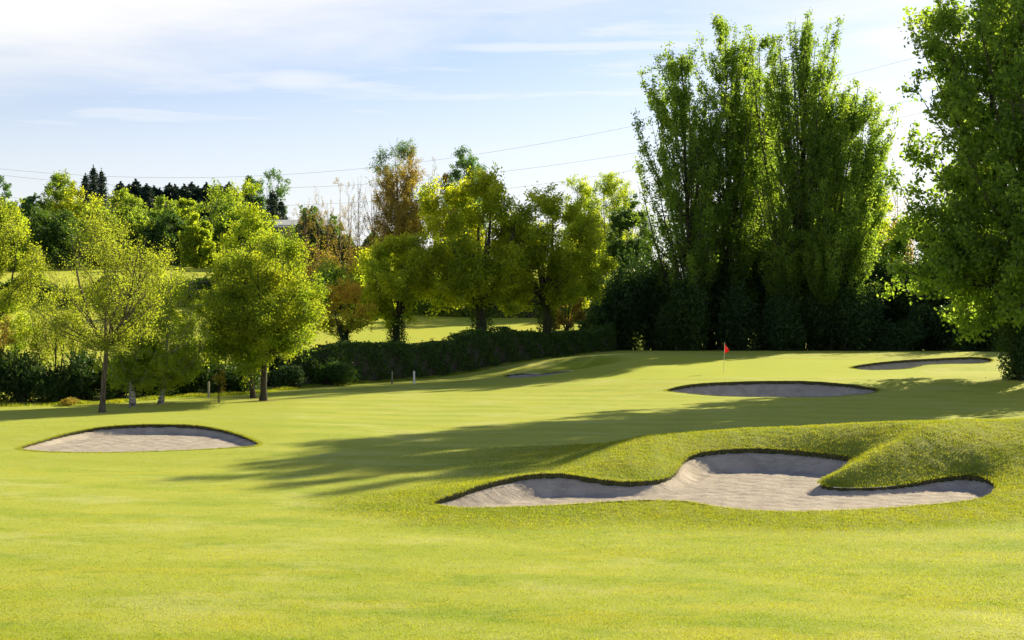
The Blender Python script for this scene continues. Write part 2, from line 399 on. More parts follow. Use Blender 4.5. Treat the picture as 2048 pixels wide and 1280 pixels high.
def build_bunker(b):
    p = b['poly']; cx, cy = p[:, 0].mean(), p[:, 1].mean(); cz = p[:, 2].min()
    root = empty('sand_bunker', (cx, cy, cz)); tag(root, b['label'], 'sand bunker', 'sand bunkers around the green and fairway')
    o = np.array([cx, cy, cz])
    far = cy > 70
    step = .10 if not far else .16
    xs = np.arange(p[:, 0].min() - step, p[:, 0].max() + 2 * step, step); ys = np.arange(p[:, 1].min() - step, p[:, 1].max() + 2 * step, step)
    X, Y = np.meshgrid(xs, ys); X = X.ravel(); Y = Y.ravel()
    P = np.stack([X, Y], 1); d, near, ins = seg_dist(P, p)
    ok = ins | (d < step * 1.6); zr = zrim(P, p)
    # lip height: deep where the rim stands high above the floor
    y0, f0, y1, f1 = b['floor']
    floor = f0 + (f1 - f0) * np.clip((Y - y0) / (y1 - y0), 0, 1)
    hh = np.maximum(zr - floor, .02)
    lip = np.minimum(b['lip'], .3 * hh + .01)
    z = zr - lip - b['slope'] * d * sstep(0, .3, hh)
    a_ = z; bb = floor; k = .10
    h = np.clip(.5 + .5 * (a_ - bb) / k, 0, 1); z = bb * (1 - h) + a_ * h + k * h * (1 - h)
    z = np.minimum(z, zr - lip); z = np.minimum(z, near[:, 2] - lip + .25 * d - .01)
    z = np.where(ins, z, near[:, 2] - lip - .035 - .3 * d)
    z = z + (.024 * vnoise(X, Y, .7, 2) + .020 * vnoise(X, Y, .33, 4)) * np.clip(d * 3, 0, 1) * ins
    n, mm = len(ys), len(xs); I = np.arange(n * mm).reshape(n, mm)
    q = np.stack([I[:-1, :-1].ravel(), I[:-1, 1:].ravel(), I[1:, 1:].ravel(), I[1:, :-1].ravel()], 1)
    q = q[ok[q].all(1)]
    u = np.zeros(len(X), bool); u[q.ravel()] = True; rm = np.cumsum(u) - 1
    mesh_obj('sand', (np.stack([X, Y, z], 1) - o)[u], rm[q], M['sand'], root, smooth=True)
    # turf edge around the rim
    K = len(p); nx = np.roll(p, -1, 0) - np.roll(p, 1, 0); nrm = np.stack([nx[:, 1], -nx[:, 0]], 1); nrm /= np.linalg.norm(nrm, axis=1)[:, None]
    area = .5 * np.sum(p[:, 0] * np.roll(p[:, 1], -1) - np.roll(p[:, 0], -1) * p[:, 1])
    if area < 0: nrm = -nrm
    fl = f0 + (f1 - f0) * np.clip((p[:, 1] - y0) / (y1 - y0), 0, 1)
    hh = np.maximum(p[:, 2] - fl, .02); lp = np.minimum(b['lip'], .3 * hh + .01) + .05
    j = rng0.uniform(-.012, .012, K)
    sg = sstep(.12, .40, hh)
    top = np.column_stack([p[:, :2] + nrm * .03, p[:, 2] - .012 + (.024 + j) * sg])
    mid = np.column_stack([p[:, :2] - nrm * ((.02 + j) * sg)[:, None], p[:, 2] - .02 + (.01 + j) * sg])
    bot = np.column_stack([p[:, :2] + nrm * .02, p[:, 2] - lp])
    seal = np.column_stack([p[:, :2] + nrm * .30, p[:, 2] - .22])  # buried skirt, added to stop sunlight leaking through at the rim
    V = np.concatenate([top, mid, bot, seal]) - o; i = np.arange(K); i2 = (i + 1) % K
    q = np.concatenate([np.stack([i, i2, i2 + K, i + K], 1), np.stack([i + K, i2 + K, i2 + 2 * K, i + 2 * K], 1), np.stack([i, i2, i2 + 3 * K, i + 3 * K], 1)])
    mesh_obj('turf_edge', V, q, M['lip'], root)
for b in BUNK: build_bunker(b)

# ------------------------------------------------------------------ vegetation generator
def tubes(P, Rr, k):
    """P (B,n,3), Rr (B,n) -> verts, quads"""
    B, n, _ = P.shape
    Tn = np.gradient(P, axis=1); Tn /= np.linalg.norm(Tn, axis=2, keepdims=True) + 1e-9
    ref = np.where(np.abs(Tn[..., 2:3]) > .9, np.array([1., 0, 0]), np.array([0, 0, 1.]))
    U = np.cross(Tn, ref); U /= np.linalg.norm(U, axis=2, keepdims=True) + 1e-9
    V = np.cross(Tn, U)
    a = np.arange(k) * 2 * pi / k
    ring = (U[:, :, None] * np.cos(a)[None, None, :, None] + V[:, :, None] * np.sin(a)[None, None, :, None]) * Rr[:, :, None, None] + P[:, :, None]
    idx = np.arange(B * n * k).reshape(B, n, k)
    a0 = idx[:, :-1]; a1 = idx[:, 1:]
    q = np.stack([a0, np.roll(a0, -1, 2), np.roll(a1, -1, 2), a1], -1).reshape(-1, 4)
    return ring.reshape(-1, 3), q

class Acc:
    def __init__(s): s.v = []; s.f = []; s.n = 0
    def add(s, v, f):
        if len(v) == 0: return
        s.v.append(v); s.f.append(f + s.n); s.n += len(v)
    def get(s): return np.concatenate(s.v), s.f[0] if len(s.f) == 1 else np.concatenate(s.f)

def unit(v): return v / (np.linalg.norm(v, axis=-1, keepdims=True) + 1e-9)

def leaves(rng, pos, size, var=.35, aspect=.62, up=.35):
    N = len(pos)
    u = unit(rng.normal(size=(N, 3))); nrm = unit(rng.normal(size=(N, 3)) + np.array([0, 0, up]))
    u = unit(u - nrm * (u * nrm).sum(1, keepdims=True)); w = np.cross(nrm, u)
    L = size * (1 + var * rng.uniform(-1, 1, N))[:, None]
    v = np.stack([pos - u * L * .5, pos + w * L * aspect * .5, pos + u * L * .5, pos - w * L * aspect * .5], 1).reshape(-1, 3)
    f = np.arange(4 * N).reshape(N, 4)
    return v, f

PROF = dict(
    round=([0, .12, .25, .45, .65, .82, .94, 1], [.2, .6, .88, 1, .95, .74, .45, .12]),
    dome=([0, .08, .25, .5, .72, .88, 1], [.75, .95, 1, .97, .8, .5, .1]),
    poplar=([0, .1, .3, .5, .7, .85, .95, 1], [.7, .9, 1, 1, .95, .86, .66, .3]),
    egg=([0, .1, .25, .5, .75, .9, 1], [.5, .9, 1, .85, .58, .32, .06]),
    column=([0, .05, .12, .4, .7, .82, .92, 1], [.62, .92, 1, 1, 1, .92, .68, .2]),
    cone=([0, .05, .2, .5, .8, .95, 1], [.7, 1, .9, .58, .26, .1, .02]),
    vase=([0, .2, .5, .75, .9, 1], [.15, .45, .85, 1, .75, .2]),
)

def make_tree(name, label, cat, loc, H, R, prof='round', base=.22, fork=.35, nlimb=4, spread=.4, r0=None, nP=34, elev=25,
              nS=9, sl=.33, nT=5, tl=.5, nL=16, leaf=.11, par=(.7, .8, .25), mat='oak', bark='bark', seed=1, jit=None,
              lob=.22, skew=(0, 0), skip=.12, group=None, rmin=.45, leafmix=None, lean=(0, 0), ivy=0, up=.35, rot=0, bt=1.0, wob=.05, parent=None, along=0):
    rng = np.random.RandomState(seed)
    if r0 is None: r0 = .02 * H + .03
    acc = Acc()
    pz, pr = PROF[prof]
    l1, l2, l3 = rng.uniform(0, 6.28, 3)
    def Rad(z, az):
        t = (z / H - base) / (1 - base)
        r = np.interp(t, pz, pr, left=pr[0] * .5, right=0.03)
        lobes = 1 + lob * (.6 * np.sin(2 * az + l1 + 5 * t) + .5 * np.sin(3 * az + l2 - 4 * t) + .5 * np.sin(5 * az + l3 + 9 * t))
        return R * r * lobes
    def axis(z):
        t = np.clip(z / H, 0, 1)[..., None] if hasattr(z, '__len__') else np.clip(z / H, 0, 1)
        return t * np.array([skew[0] * R + lean[0], skew[1] * R + lean[1]])
    # stems
    nst = 12
    fz = max(fork * H, .02 * H)
    if nlimb <= 1:
        z = np.linspace(0, .97 * H, nst); path = np.column_stack([axis(z), z])
        path[1:, :2] += np.cumsum(rng.normal(0, wob * R * .3, (nst - 1, 2)), 0)
        rad = r0 * (1 - .93 * (z / H) ** .8); rad[0] *= 1.35
        v, f = tubes(path[None], rad[None], 9); acc.add(v, f)
        stems = [(path, rad)]
    else:
        z = np.linspace(0, fz, 6); path = np.column_stack([axis(z), z]); path[1:, :2] += np.cumsum(rng.normal(0, wob * R * .12, (5, 2)), 0)
        rad = r0 * (1 - .25 * z / fz); rad[0] *= 1.4
        v, f = tubes(path[None], rad[None], 9); acc.add(v, f)
        top = path[-1]; stems = []
        azs = np.arange(nlimb) * 2 * pi / nlimb + rng.uniform(-.4, .4, nlimb) + rng.uniform(0, 6)
        for i, az in enumerate(azs):
            ht = (.80 + .16 * rng.rand()) * H if prof != 'dome' else (.68 + .25 * rng.rand()) * H
            rr = spread * R * rng.uniform(.7, 1.15); tip = np.array([*(axis(ht) + rr * np.array([cos(az), sin(az)])), ht])
            t = np.linspace(0, 1, nst)[:, None]; c1 = top + (tip - top) * np.array([.75, .75, .35])
            pth = (1 - t) ** 2 * top + 2 * t * (1 - t) * c1 + t * t * tip
            pth[1:] += np.cumsum(rng.normal(0, wob * R * .25, (nst - 1, 3)), 0) * .8
            rd = r0 * .72 * (1 - .9 * t[:, 0]); stems.append((pth, rd))
        v, f = tubes(np.stack([s[0] for s in stems]), np.stack([s[1] for s in stems]), 7); acc.add(v, f)
    SP = np.concatenate([s[0] for s in stems]); SR = np.concatenate([s[1] for s in stems])
    # primaries aimed at targets inside the envelope
    zt = rng.uniform(base * H, H * .995, nP * 4); az = rng.uniform(0, 2 * pi, nP * 4)
    w = Rad(zt, az); sel = rng.choice(len(zt), nP, replace=False, p=w / w.sum()); zt = zt[sel]; az = az[sel]
    rr = Rad(zt, az) * (rmin + (1 - rmin) * rng.uniform(0, 1, nP) ** .6)
    el = R_(elev) * (1 + .25 * rng.uniform(-1, 1, nP))
    tip = np.column_stack([axis(zt) + rr[:, None] * np.stack([np.cos(az), np.sin(az)], 1), zt])
    zs = np.clip(zt - rr * np.tan(el), .7 * base * H, .95 * H)
    # nearest stem point at that height
    cost = (SP[None, :, 2] - zs[:, None]) ** 2 * 2.0 + ((SP[None, :, :2] - tip[:, None, :2]) ** 2).sum(2) * .35
    cost = np.where(SP[None, :, 2] > zt[:, None] + .05 * H, cost + 1e3, cost)
    j = cost.argmin(1); s0 = SP[j]; r_s = SR[j]
    n1 = 7; t = np.linspace(0, 1, n1)[None, :, None]
    curve = .25 if elev > 40 else .55
    c = s0 + (tip - s0) * np.array([.6, .6, curve])[None] + rng.normal(0, .07 * R, (nP, 3))
    P1 = (1 - t) ** 2 * s0[:, None] + 2 * t * (1 - t) * c[:, None] + t * t * tip[:, None]
    L1 = np.linalg.norm(tip - s0, axis=1)
    rb = np.minimum(r_s * .6, .012 * L1 * bt + .006)
    v, f = tubes(P1, rb[:, None] * (1 - .85 * t[..., 0]), 5); acc.add(v, f)
    # secondaries
    def children(Pp, n, length, rbase, tmin, k, npts, keep=None):
        B = len(Pp); m = Pp.shape[1]
        tt = rng.uniform(tmin, 1, (B, n)); tt[:, 0] = 1.0
        fi = tt * (m - 1); i0 = np.clip(fi.astype(int), 0, m - 2); fr_ = (fi - i0)[..., None]
        bi = np.arange(B)[:, None]
        a = Pp[bi, i0]; b2 = Pp[bi, i0 + 1]; st = a + (b2 - a) * fr_; tg = unit(b2 - a)
        dr = unit(par[0] * tg + par[1] * unit(rng.normal(size=(B, n, 3))) + np.array([0, 0, par[2]]))
        ln = length * rng.uniform(.5, 1.2, (B, n))
        st = st.reshape(-1, 3); dr = dr.reshape(-1, 3); ln = ln.ravel()
        s = np.linspace(0, 1, npts)[None, :, None]
        bend = rng.normal(0, .25, (len(st), 3)); bend[:, 2] += .25 * par[2]
        P = st[:, None] + dr[:, None] * ln[:, None, None] * s + bend[:, None] * (ln[:, None, None] * s * s) * .5
        v, f = tubes(P, rbase * np.linspace(1, .25, npts)[None] * np.ones((len(P), 1)), k); acc.add(v, f)
        return P
    P2 = children(P1, nS, sl * R, max(.012 * R * .5, .008) * bt, .3, 3, 4)
    keepm = rng.rand(len(P2)) > skip
    P2l = P2[keepm]
    P3 = children(P2l, nT, sl * R * tl, max(.005 * R * .5, .005) * bt, .25, 3, 3)
    root = empty(name, loc, rot); tag(root, label, cat, group)
    V, Fc = acc.get(); mesh_obj('trunk', V, Fc, M[bark], root, smooth=True)
    if nL > 0:
        jt = jit if jit is not None else .05 * R
        tt = rng.uniform(.15, 1.05, (len(P3), nL, 1))
        a = P3[:, 0][:, None]; b3 = P3[:, -1][:, None]
        pos = (a + (b3 - a) * tt + rng.normal(0, jt, (len(P3), nL, 3))).reshape(-1, 3)
        if along:
            t4 = rng.uniform(.3, 1.0, (nP, along, 1)); i4 = np.clip((t4[..., 0] * (n1 - 1)).astype(int), 0, n1 - 2); f4 = t4 * (n1 - 1) - i4[..., None]
            bi = np.arange(nP)[:, None]; q4 = P1[bi, i4] * (1 - f4) + P1[bi, i4 + 1] * f4 + rng.normal(0, jt * .8, (nP, along, 3))
            pos = np.concatenate([pos, q4.reshape(-1, 3)])
        pos = pos[pos[:, 2] > .1]
        v, f = leaves(rng, pos, leaf, up=up)
        if leafmix:
            # a share of the crown (chosen by height/side) of another leaf colour
            fn, m2 = leafmix
            cpos = pos; msk = fn(cpos / np.array([R, R, H]), rng)
            vi = v.reshape(-1, 4, 3)
            if (~msk).any():
                vv = vi[~msk].reshape(-1, 3); mesh_obj('crown', vv, np.arange(len(vv)).reshape(-1, 4), M[mat], root)
            if msk.any():
                vv = vi[msk].reshape(-1, 3); mesh_obj('crown', vv, np.arange(len(vv)).reshape(-1, 4), M[m2], root)
        else:
            mesh_obj('crown', v, f, M[mat], root)
    if ivy:
        N = int(2600 * ivy); h = base * H * 1.15; zz = rng.uniform(0, 1, N) ** 1.1 * h; a = rng.uniform(0, 2 * pi, N)
        rr = r0 * 1.15 + np.abs(rng.normal(0, .16 * ivy, N)) * (1.25 - zz / h * .6)
        pos = np.column_stack([np.cos(a) * rr, np.sin(a) * rr, zz]); pos[:, :2] += axis(zz)
        v, f = leaves(rng, pos, .13, up=0); mesh_obj('ivy', v, f, M['ivy'], root)
    return root

def make_bush(name, label, loc, H, rx, ry=None, mat='dark', n=6000, leaf=.16, seed=1, lumps=9, group=None, cat='bush', bark='bark_dark', rot=0, inner=.3, bottom=0.0, up=.3, shoots=0):
    rng = np.random.RandomState(seed); ry = ry or rx
    root = empty(name, loc, rot); tag(root, label, cat, group)
    az = rng.uniform(0, 2 * pi, lumps); rr = np.sqrt(rng.uniform(0, 1, lumps)) * .62
    cz = rng.uniform(.25, .72, lumps) * H * (1 - .35 * rr)
    cc = np.column_stack([np.cos(az) * rr * rx, np.sin(az) * rr * ry, cz]); cc[0] = (0, 0, .55 * H)
    cr = np.column_stack([rng.uniform(.38, .6, lumps) * rx, rng.uniform(.38, .6, lumps) * ry, np.minimum(rng.uniform(.28, .42, lumps) * H, H - cz)])
    k = rng.randint(0, lumps, n); d = unit(rng.normal(size=(n, 3)))
    rad = 1 - np.abs(rng.normal(0, inner, n)); rad = np.clip(rad, .05, 1) * (1 + .08 * rng.normal(size=n))
    bump = 1 + .16 * np.sin(d[:, 0] * 7 + k) * np.sin(d[:, 1] * 6 + 2 * k) + .1 * np.sin(d[:, 2] * 13 + 3 * k)
    pos = cc[k] + d * cr[k] * (rad * bump)[:, None]
    pos[:, 2] = np.abs(pos[:, 2]) + bottom
    if shoots:
        kk = rng.randint(0, lumps, shoots); dd = unit(rng.normal(size=(shoots, 3)) + np.array([0, 0, .9])); st = cc[kk] + dd * cr[kk] * .8
        ln = rng.uniform(.1, .32, shoots)[:, None, None] * H; tt_ = rng.uniform(0, 1, (shoots, 26, 1))
        dd2 = unit(dd + np.array([0, 0, .6])); sp_ = st[:, None] + dd2[:, None] * ln * tt_ + rng.normal(0, .035 * H, (shoots, 26, 3)) * (1.1 - tt_)
        sp_ = sp_.reshape(-1, 3); pos = np.concatenate([pos, sp_[sp_[:, 2] > .1]])
    v, f = leaves(rng, pos, leaf, up=up)
    # stems from the ground into each lump
    m = lumps * 3
    tipc = cc[rng.randint(0, lumps, m)] + rng.normal(0, .2, (m, 3)) * np.array([rx, ry, H * .5])
    tipc[:, 2] = np.clip(tipc[:, 2], .2 * H, .95 * H)
    s0 = np.column_stack([rng.normal(0, .16 * rx, m), rng.normal(0, .16 * ry, m), np.zeros(m)])
    t = np.linspace(0, 1, 6)[None, :, None]; c = s0 + (tipc - s0) * np.array([.3, .3, .6])
    P = (1 - t) ** 2 * s0[:, None] + 2 * t * (1 - t) * c[:, None] + t * t * tipc[:, None]
    r = .012 * H * np.linspace(1, .25, 6)[None] * rng.uniform(.6, 1.3, (m, 1))
    tv, tf = tubes(P, r, 4); mesh_obj('stem', tv, tf, M[bark], root, smooth=True)
    mesh_obj('foliage', v, f, M[mat], root)
    return root

def place(px, D, py_top, dz=0):
    x = X_(px, D); z = T1(x, D) + dz
    return (x, D, z), Z_(py_top, D) - z

def tree_at(name, label, cat, px, D, ytop, hw, **kw):
    loc, H = place(px, D, ytop)
    loc = (loc[0], loc[1], loc[2] - .05)
    return make_tree(name, label, cat, loc, H, hw / F * D, **kw)

def bush_at(label, px, D, ytop, hw, ry=None, **kw):
    loc, H = place(px, D, ytop)
    return make_bush(kw.pop('name', 'bush'), label, loc, H, hw / F * D, ry, **kw)


def ground_z(x, y):
    u = x / np.sqrt(y * y + 400.0); iu = np.clip(np.searchsorted(ug, u) - 1, 0, nU - 2); iy = np.clip(np.searchsorted(yg, y) - 1, 0, nY - 2)
    fu = (u - ug[iu]) / (ug[iu + 1] - ug[iu]); fy = (y - yg[iy]) / (yg[iy + 1] - yg[iy])
    return (GZ0[iy, iu] * (1 - fu) + GZ0[iy, iu + 1] * fu) * (1 - fy) + (GZ0[iy + 1, iu] * (1 - fu) + GZ0[iy + 1, iu + 1] * fu) * fy
# ------------------------------------------------------------------ standing grass blades (uncountable)
def grass_mat(name, c1=None, c2=None):
    m, t, out = nt(name); g = G(t); geo = g.n('ShaderNodeNewGeometry'); tc = g.n('ShaderNodeTexCoord')
    col, _ = turf_colour(g, tc.outputs['Object'])
    if c1: col = g.mix(g.ramp(geo.outputs['Random Per Island'], 0, 1, .25, .85, False), g.mix(1.0, col, c1, 'MULTIPLY'), c2)
    hs = g.n('ShaderNodeHueSaturation'); g.l(col, hs.inputs['Color']); g.l(g.ramp(geo.outputs['Random Per Island'], 0, 1, .6, 1.4, False), hs.inputs['Value']); col = hs.outputs[0]
    p = g.n('ShaderNodeBsdfPrincipled'); g.l(col, p.inputs['Base Color']); p.inputs['Roughness'].default_value = .5; p.inputs['Specular IOR Level'].default_value = .3
    tr = g.n('ShaderNodeBsdfTranslucent'); g.l(g.mix(1.0, col, (2.1, 1.95, .5), 'MULTIPLY'), tr.inputs['Color'])
    mx = g.n('ShaderNodeMixShader'); mx.inputs[0].default_value = .5
    g.l(p.outputs[0], mx.inputs[1]); g.l(tr.outputs[0], mx.inputs[2]); g.l(mx.outputs[0], out.inputs[0]); return m
M['blade'] = grass_mat('grass_blade')
M['blade_rough'] = grass_mat('rough_blade', (.95, .97, .95), (.19, .22, .035))

def blades(name, x, y, h, w, mat, rng):
    N = len(x); z = ground_z(x, y)
    ins = np.zeros(N, bool)
    for b in BUNK:
        p = b['poly']; m = (x > p[:, 0].min()) & (x < p[:, 0].max()) & (y > p[:, 1].min()) & (y < p[:, 1].max())
        if m.any() and name != 'rim_grass':
            ins[np.where(m)[0]] |= seg_dist(np.stack([x[m], y[m]], 1), p[::2])[2]
    k = ~ins; x, y, z, h = x[k], y[k], z[k], h[k]; N = len(x)
    a = rng.uniform(0, 2 * pi, N); ww = w * rng.uniform(.6, 1.3, N) * .5
    ln = rng.normal(0, .45, (N, 2)) * h[:, None]
    base = np.column_stack([x, y, z - .005]); du = np.column_stack([np.cos(a) * ww, np.sin(a) * ww, 0 * a])
    tip = base + np.column_stack([ln, h])
    v = np.stack([base - du, base + du, tip], 1).reshape(-1, 3)
    o = mesh_obj(name, v, np.arange(3 * N).reshape(N, 3), M[mat]); tag(o, kind='stuff'); return o

def scatter():
    rng = np.random.RandomState(77)
    # mound and bunker surrounds
    N = 620000; x = rng.uniform(-7, 30, N); y = 34 + 23 * rng.uniform(0, 1, N)
    u = np.abs(x / y); ok = (u < .62)
    x, y = x[ok], y[ok]
    d = seg_dist(np.stack([x, y], 1), fr[::4])[0]
    hc = np.interp(x, [-5, -2.4, 1.2, 4.5, 8, 40], [0, .2, .7, 1, 1, 1]) * sstep(38.5, 41.5, y) * (1 - sstep(52, 54, y))
    rz = np.maximum(1 - sstep(1.2, 4.2, d + .5 * vnoise(x, y, 4, 8)), hc)
    ok = rng.rand(len(x)) < rz; x, y, rz, d = x[ok], y[ok], rz[ok], d[ok]
    tus = vnoise(x, y, .55, 31) + .7 * vnoise(x, y, .28, 32)
    h = (.028 + .028 * rng.rand(len(x))) * (.6 + .4 * rz) * (1 + .75 * np.clip(tus, -.8, 1.4))
    blades('rough_grass', x, y, h, .019, 'blade_rough', rng)
    # mown turf close to the camera: thins out with distance
    N = 1000000; t = rng.uniform(0, 1, N); y = 1 / (1 / 19. - t * (1 / 19. - 1 / 62.)); uu = rng.uniform(-1, 1, N); x = np.sign(uu) * np.where(np.abs(uu) < .78, np.abs(uu) / .78 * .40, .40 + (np.abs(uu) - .78) / .22 * .26) * y
    sm = sstep(-.25, .25, y - np.interp(x, [-6, -1.7, 2.9, 6.35, 8.9, 14, 30], [36, 33.3, 30.1, 26.7, 24.8, 21, 10]) + .25 * vnoise(x, y, 3, 12)) * sstep(-4.5, -2.0, x) * (1 - sstep(40, 44, y))
    h = (.014 + .016 * rng.rand(N) ** 1.5) * (1 + .35 * sm) * (1 + .3 * vnoise(x, y, .9, 41)); blades('mown_grass', x, y, h, .014, 'blade', rng)
    # ragged grass overhanging each bunker rim
    X = []; Y = []
    for b in BUNK:
        p = b['poly']; n = 9000 if p[:, 1].mean() < 60 else 3500
        i = rng.randint(0, len(p), n); q = p[i] + (np.roll(p, -1, 0)[i] - p[i]) * rng.rand(n, 1)
        nx = np.roll(p, -1, 0)[i] - p[i]; X.append(q[:, 0] + rng.normal(0, .05, n)); Y.append(q[:, 1] + rng.normal(.02, .05, n))
    X = np.concatenate(X); Y = np.concatenate(Y); blades('rim_grass', X, Y, .02 + .045 * rng.rand(len(X)), .018, 'blade_rough', rng)
    # longer grass and weeds along the foot of the hedge and thicket
    n = 60000; px = rng.uniform(-60, 1200, n); d = np.interp(px, [-60, 100, 240, 360, 490, 640, 820, 1040, 1200], [73.5, 74.6, 76.6, 80.4, 82.8, 90.4, 97.4, 108, 121]) + rng.normal(0, .35, n)
    x = X_(px, d); blades('verge_grass', x, d, (.05 + .13 * rng.rand(n) ** 2) * (1 + .8 * vnoise(x, d, 2.3, 51)), .035, 'blade', rng)
scatter()

def make_conifer(label, px, D, ytop, hw, seed, group, nB=150, leaf=.5):
    x = X_(px, D); z = T1(x, D) - .1; H = Z_(ytop, D) - z; R = hw / F * D; rng = np.random.RandomState(seed)
    root = empty('conifer_tree', (x, D, z)); tag(root, label, 'conifer', group)
    zz = np.linspace(0, H, 10); v, f = tubes(np.column_stack([zz * 0, zz * 0, zz])[None], (.02 * H * (1 - .96 * zz / H))[None], 7)
    A = Acc(); A.add(v, f)
    h = H * (.06 + .92 * (np.arange(nB) + rng.rand(nB)) / nB) ; az = np.arange(nB) * 2.4 + rng.uniform(-.4, .4, nB)
    L = R * ((1 - h / H) ** .8 + .03) * rng.uniform(.65, 1.15, nB) * (1 + .25 * np.sin(h / H * 23))
    t = np.linspace(0, 1, 5)[None, :, None]; d = np.column_stack([np.cos(az), np.sin(az), 0 * az])[:, None]
    P = np.array([0, 0, 1.]) * h[:, None, None] + d * L[:, None, None] * t; P[..., 2] += (-.35 * t[..., 0] + .30 * t[..., 0] ** 2) * L[:, None]
    v, f = tubes(P, .012 * R * np.linspace(1, .3, 5)[None] * np.ones((nB, 1)), 3); A.add(v, f)
    V, Fc = A.get(); mesh_obj('trunk', V, Fc, M['bark_dark'], root, smooth=True)
    n = 70; tt = rng.uniform(.05, 1.05, (nB, n)) ; pos = np.array([0, 0, 1.]) * h[:, None, None] + d * (L[:, None] * tt)[..., None]
    pos[..., 2] += (-.35 * tt + .30 * tt ** 2) * L[:, None]; sd = .11 * L[:, None, None] + .10
    pos = (pos + rng.normal(0, 1, (nB, n, 3)) * sd * np.array([1, 1, .55])).reshape(-1, 3)
    pos = np.concatenate([pos, np.column_stack([rng.normal(0, .06, (60, 2)), H * (1 + rng.uniform(-.08, .03, 60))])])
    v, f = leaves(rng, pos, leaf, aspect=.35, up=.2); mesh_obj('crown', v, f, M['conifer'], root)
    return root

# ------------------------------------------------------------------ near left row on the golf course
tree_at('field_maple', 'airy yellow-green tree with forked pale trunk at the far left, nearest to the lone bunker', 'tree', 203, 69, 440, 136,
        prof='round', base=.30, fork=.33, nlimb=4, spread=.62, r0=.14, nP=60, elev=38, nS=9, sl=.24, nT=5, nL=16, leaf=.085, mat='spring',
        bark='bark', seed=11, skew=(.25, 0), par=(.8, .7, .3), rmin=.35, skip=.32, bt=.8, lean=(-.2, 0))
tree_at('birch_tree', 'small birch with white lower trunk just right of the forked pale tree', 'tree', 266, 73.5, 560, 66,
        prof='egg', base=.22, fork=.5, nlimb=1, r0=.13, nP=56, elev=50, nS=8, sl=.3, nT=4, nL=14, leaf=.10, mat='lime', bark='bark_birch', seed=12, par=(.5, .8, -.25))
tree_at('birch_tree', 'birch with dark and white trunk, second from the bright green maple', 'tree', 320, 75, 535, 92,
        prof='round', base=.2, fork=.5, nlimb=1, r0=.15, nP=62, elev=48, nS=8, sl=.28, nT=5, nL=15, leaf=.10, mat='lime', bark='bark_birch', seed=13, par=(.5, .8, -.35), skew=(.25, 0), skip=.25)
tree_at('maple_tree', 'dense bright green rounded tree left of centre, its leaves glowing yellow on the right', 'tree', 526, 77.5, 486, 122,
        prof='round', base=.17, fork=.3, nlimb=4, spread=.45, r0=.19, nP=80, elev=36, nS=11, sl=.26, nT=6, nL=17, leaf=.115, mat='bright', bark='bark_dark', seed=14, skew=(.05, 0), lob=.16)
tree_at('maple_tree', 'slimmer companion trunk and crown standing directly behind the dense bright green tree', 'tree', 506, 79.5, 500, 75,
        prof='round', base=.2, fork=.4, nlimb=3, r0=.14, nP=34, elev=36, nS=9, sl=.3, nT=5, nL=14, leaf=.11, mat='bright', bark='bark_dark', seed=15, skew=(-.3, 0))
tree_at('sapling', 'tiny red-brown leaved sapling on a thin stem left of the bright green tree', 'sapling', 439, 76, 735, 17,
        prof='round', base=.35, fork=.5, nlimb=1, r0=.02, nP=14, elev=45, nS=4, sl=.3, nT=3, nL=8, leaf=.07, mat='brown', seed=16, bark='bark_dark')
tree_at('multi_stem_tree', 'slender many-stemmed tree rising from the thicket at the far left', 'tree', 108, 79, 572, 78,
        prof='round', base=.3, fork=.05, nlimb=5, spread=.75, r0=.09, nP=36, elev=45, nS=8, sl=.26, nT=4, nL=13, leaf=.10, mat='spring', bark='bark_dark', seed=17, skip=.3, rmin=.3)
tree_at('field_maple', 'brownish green tree cut off by the left edge of the picture', 'tree', -20, 83, 412, 98,
        prof='round', base=.38, fork=.35, nlimb=4, spread=.6, r0=.16, nP=46, elev=36, nS=9, sl=.26, nT=5, nL=14, leaf=.11, mat='spring', bark='bark_dark', seed=18, skip=.22)
tree_at('field_maple', 'low orange-tinted sprig of a tree poking in at the left edge', 'tree', -18, 78, 585, 46,
        prof='round', base=.4, fork=.4, nlimb=2, r0=.06, nP=18, elev=30, nS=7, sl=.3, nT=4, nL=10, leaf=.1, mat='brown', bark='bark_dark', seed=19, skip=.2)
tree_at('aspen_tree', 'tall pale green narrow tree peeking up behind the dense bright green tree', 'tree', 502, 101, 382, 66,
        prof='egg', base=.2, fork=.5, nlimb=1, r0=.2, nP=60, elev=48, nS=8, sl=.3, nT=5, nL=13, leaf=.15, mat='lime', bark='bark', seed=20, skip=.2, lob=.3)
tree_at('hawthorn_tree', 'small green tree filling the gap between the birches and the maple', 'tree', 388, 83, 610, 60,
        prof='round', base=.15, fork=.15, nlimb=4, r0=.08, nP=34, elev=35, nS=8, sl=.3, nT=4, nL=14, leaf=.10, mat='lime', bark='bark_dark', seed=21)
tree_at('hawthorn_tree', 'small yellow-green leafy tree low at far left beside the thicket', 'tree', 30, 82, 620, 58,
        prof='round', base=.1, fork=.1, nlimb=4, r0=.07, nP=30, elev=40, nS=8, sl=.3, nT=4, nL=13, leaf=.10, mat='lime', bark='bark_dark', seed=22, skip=.2)

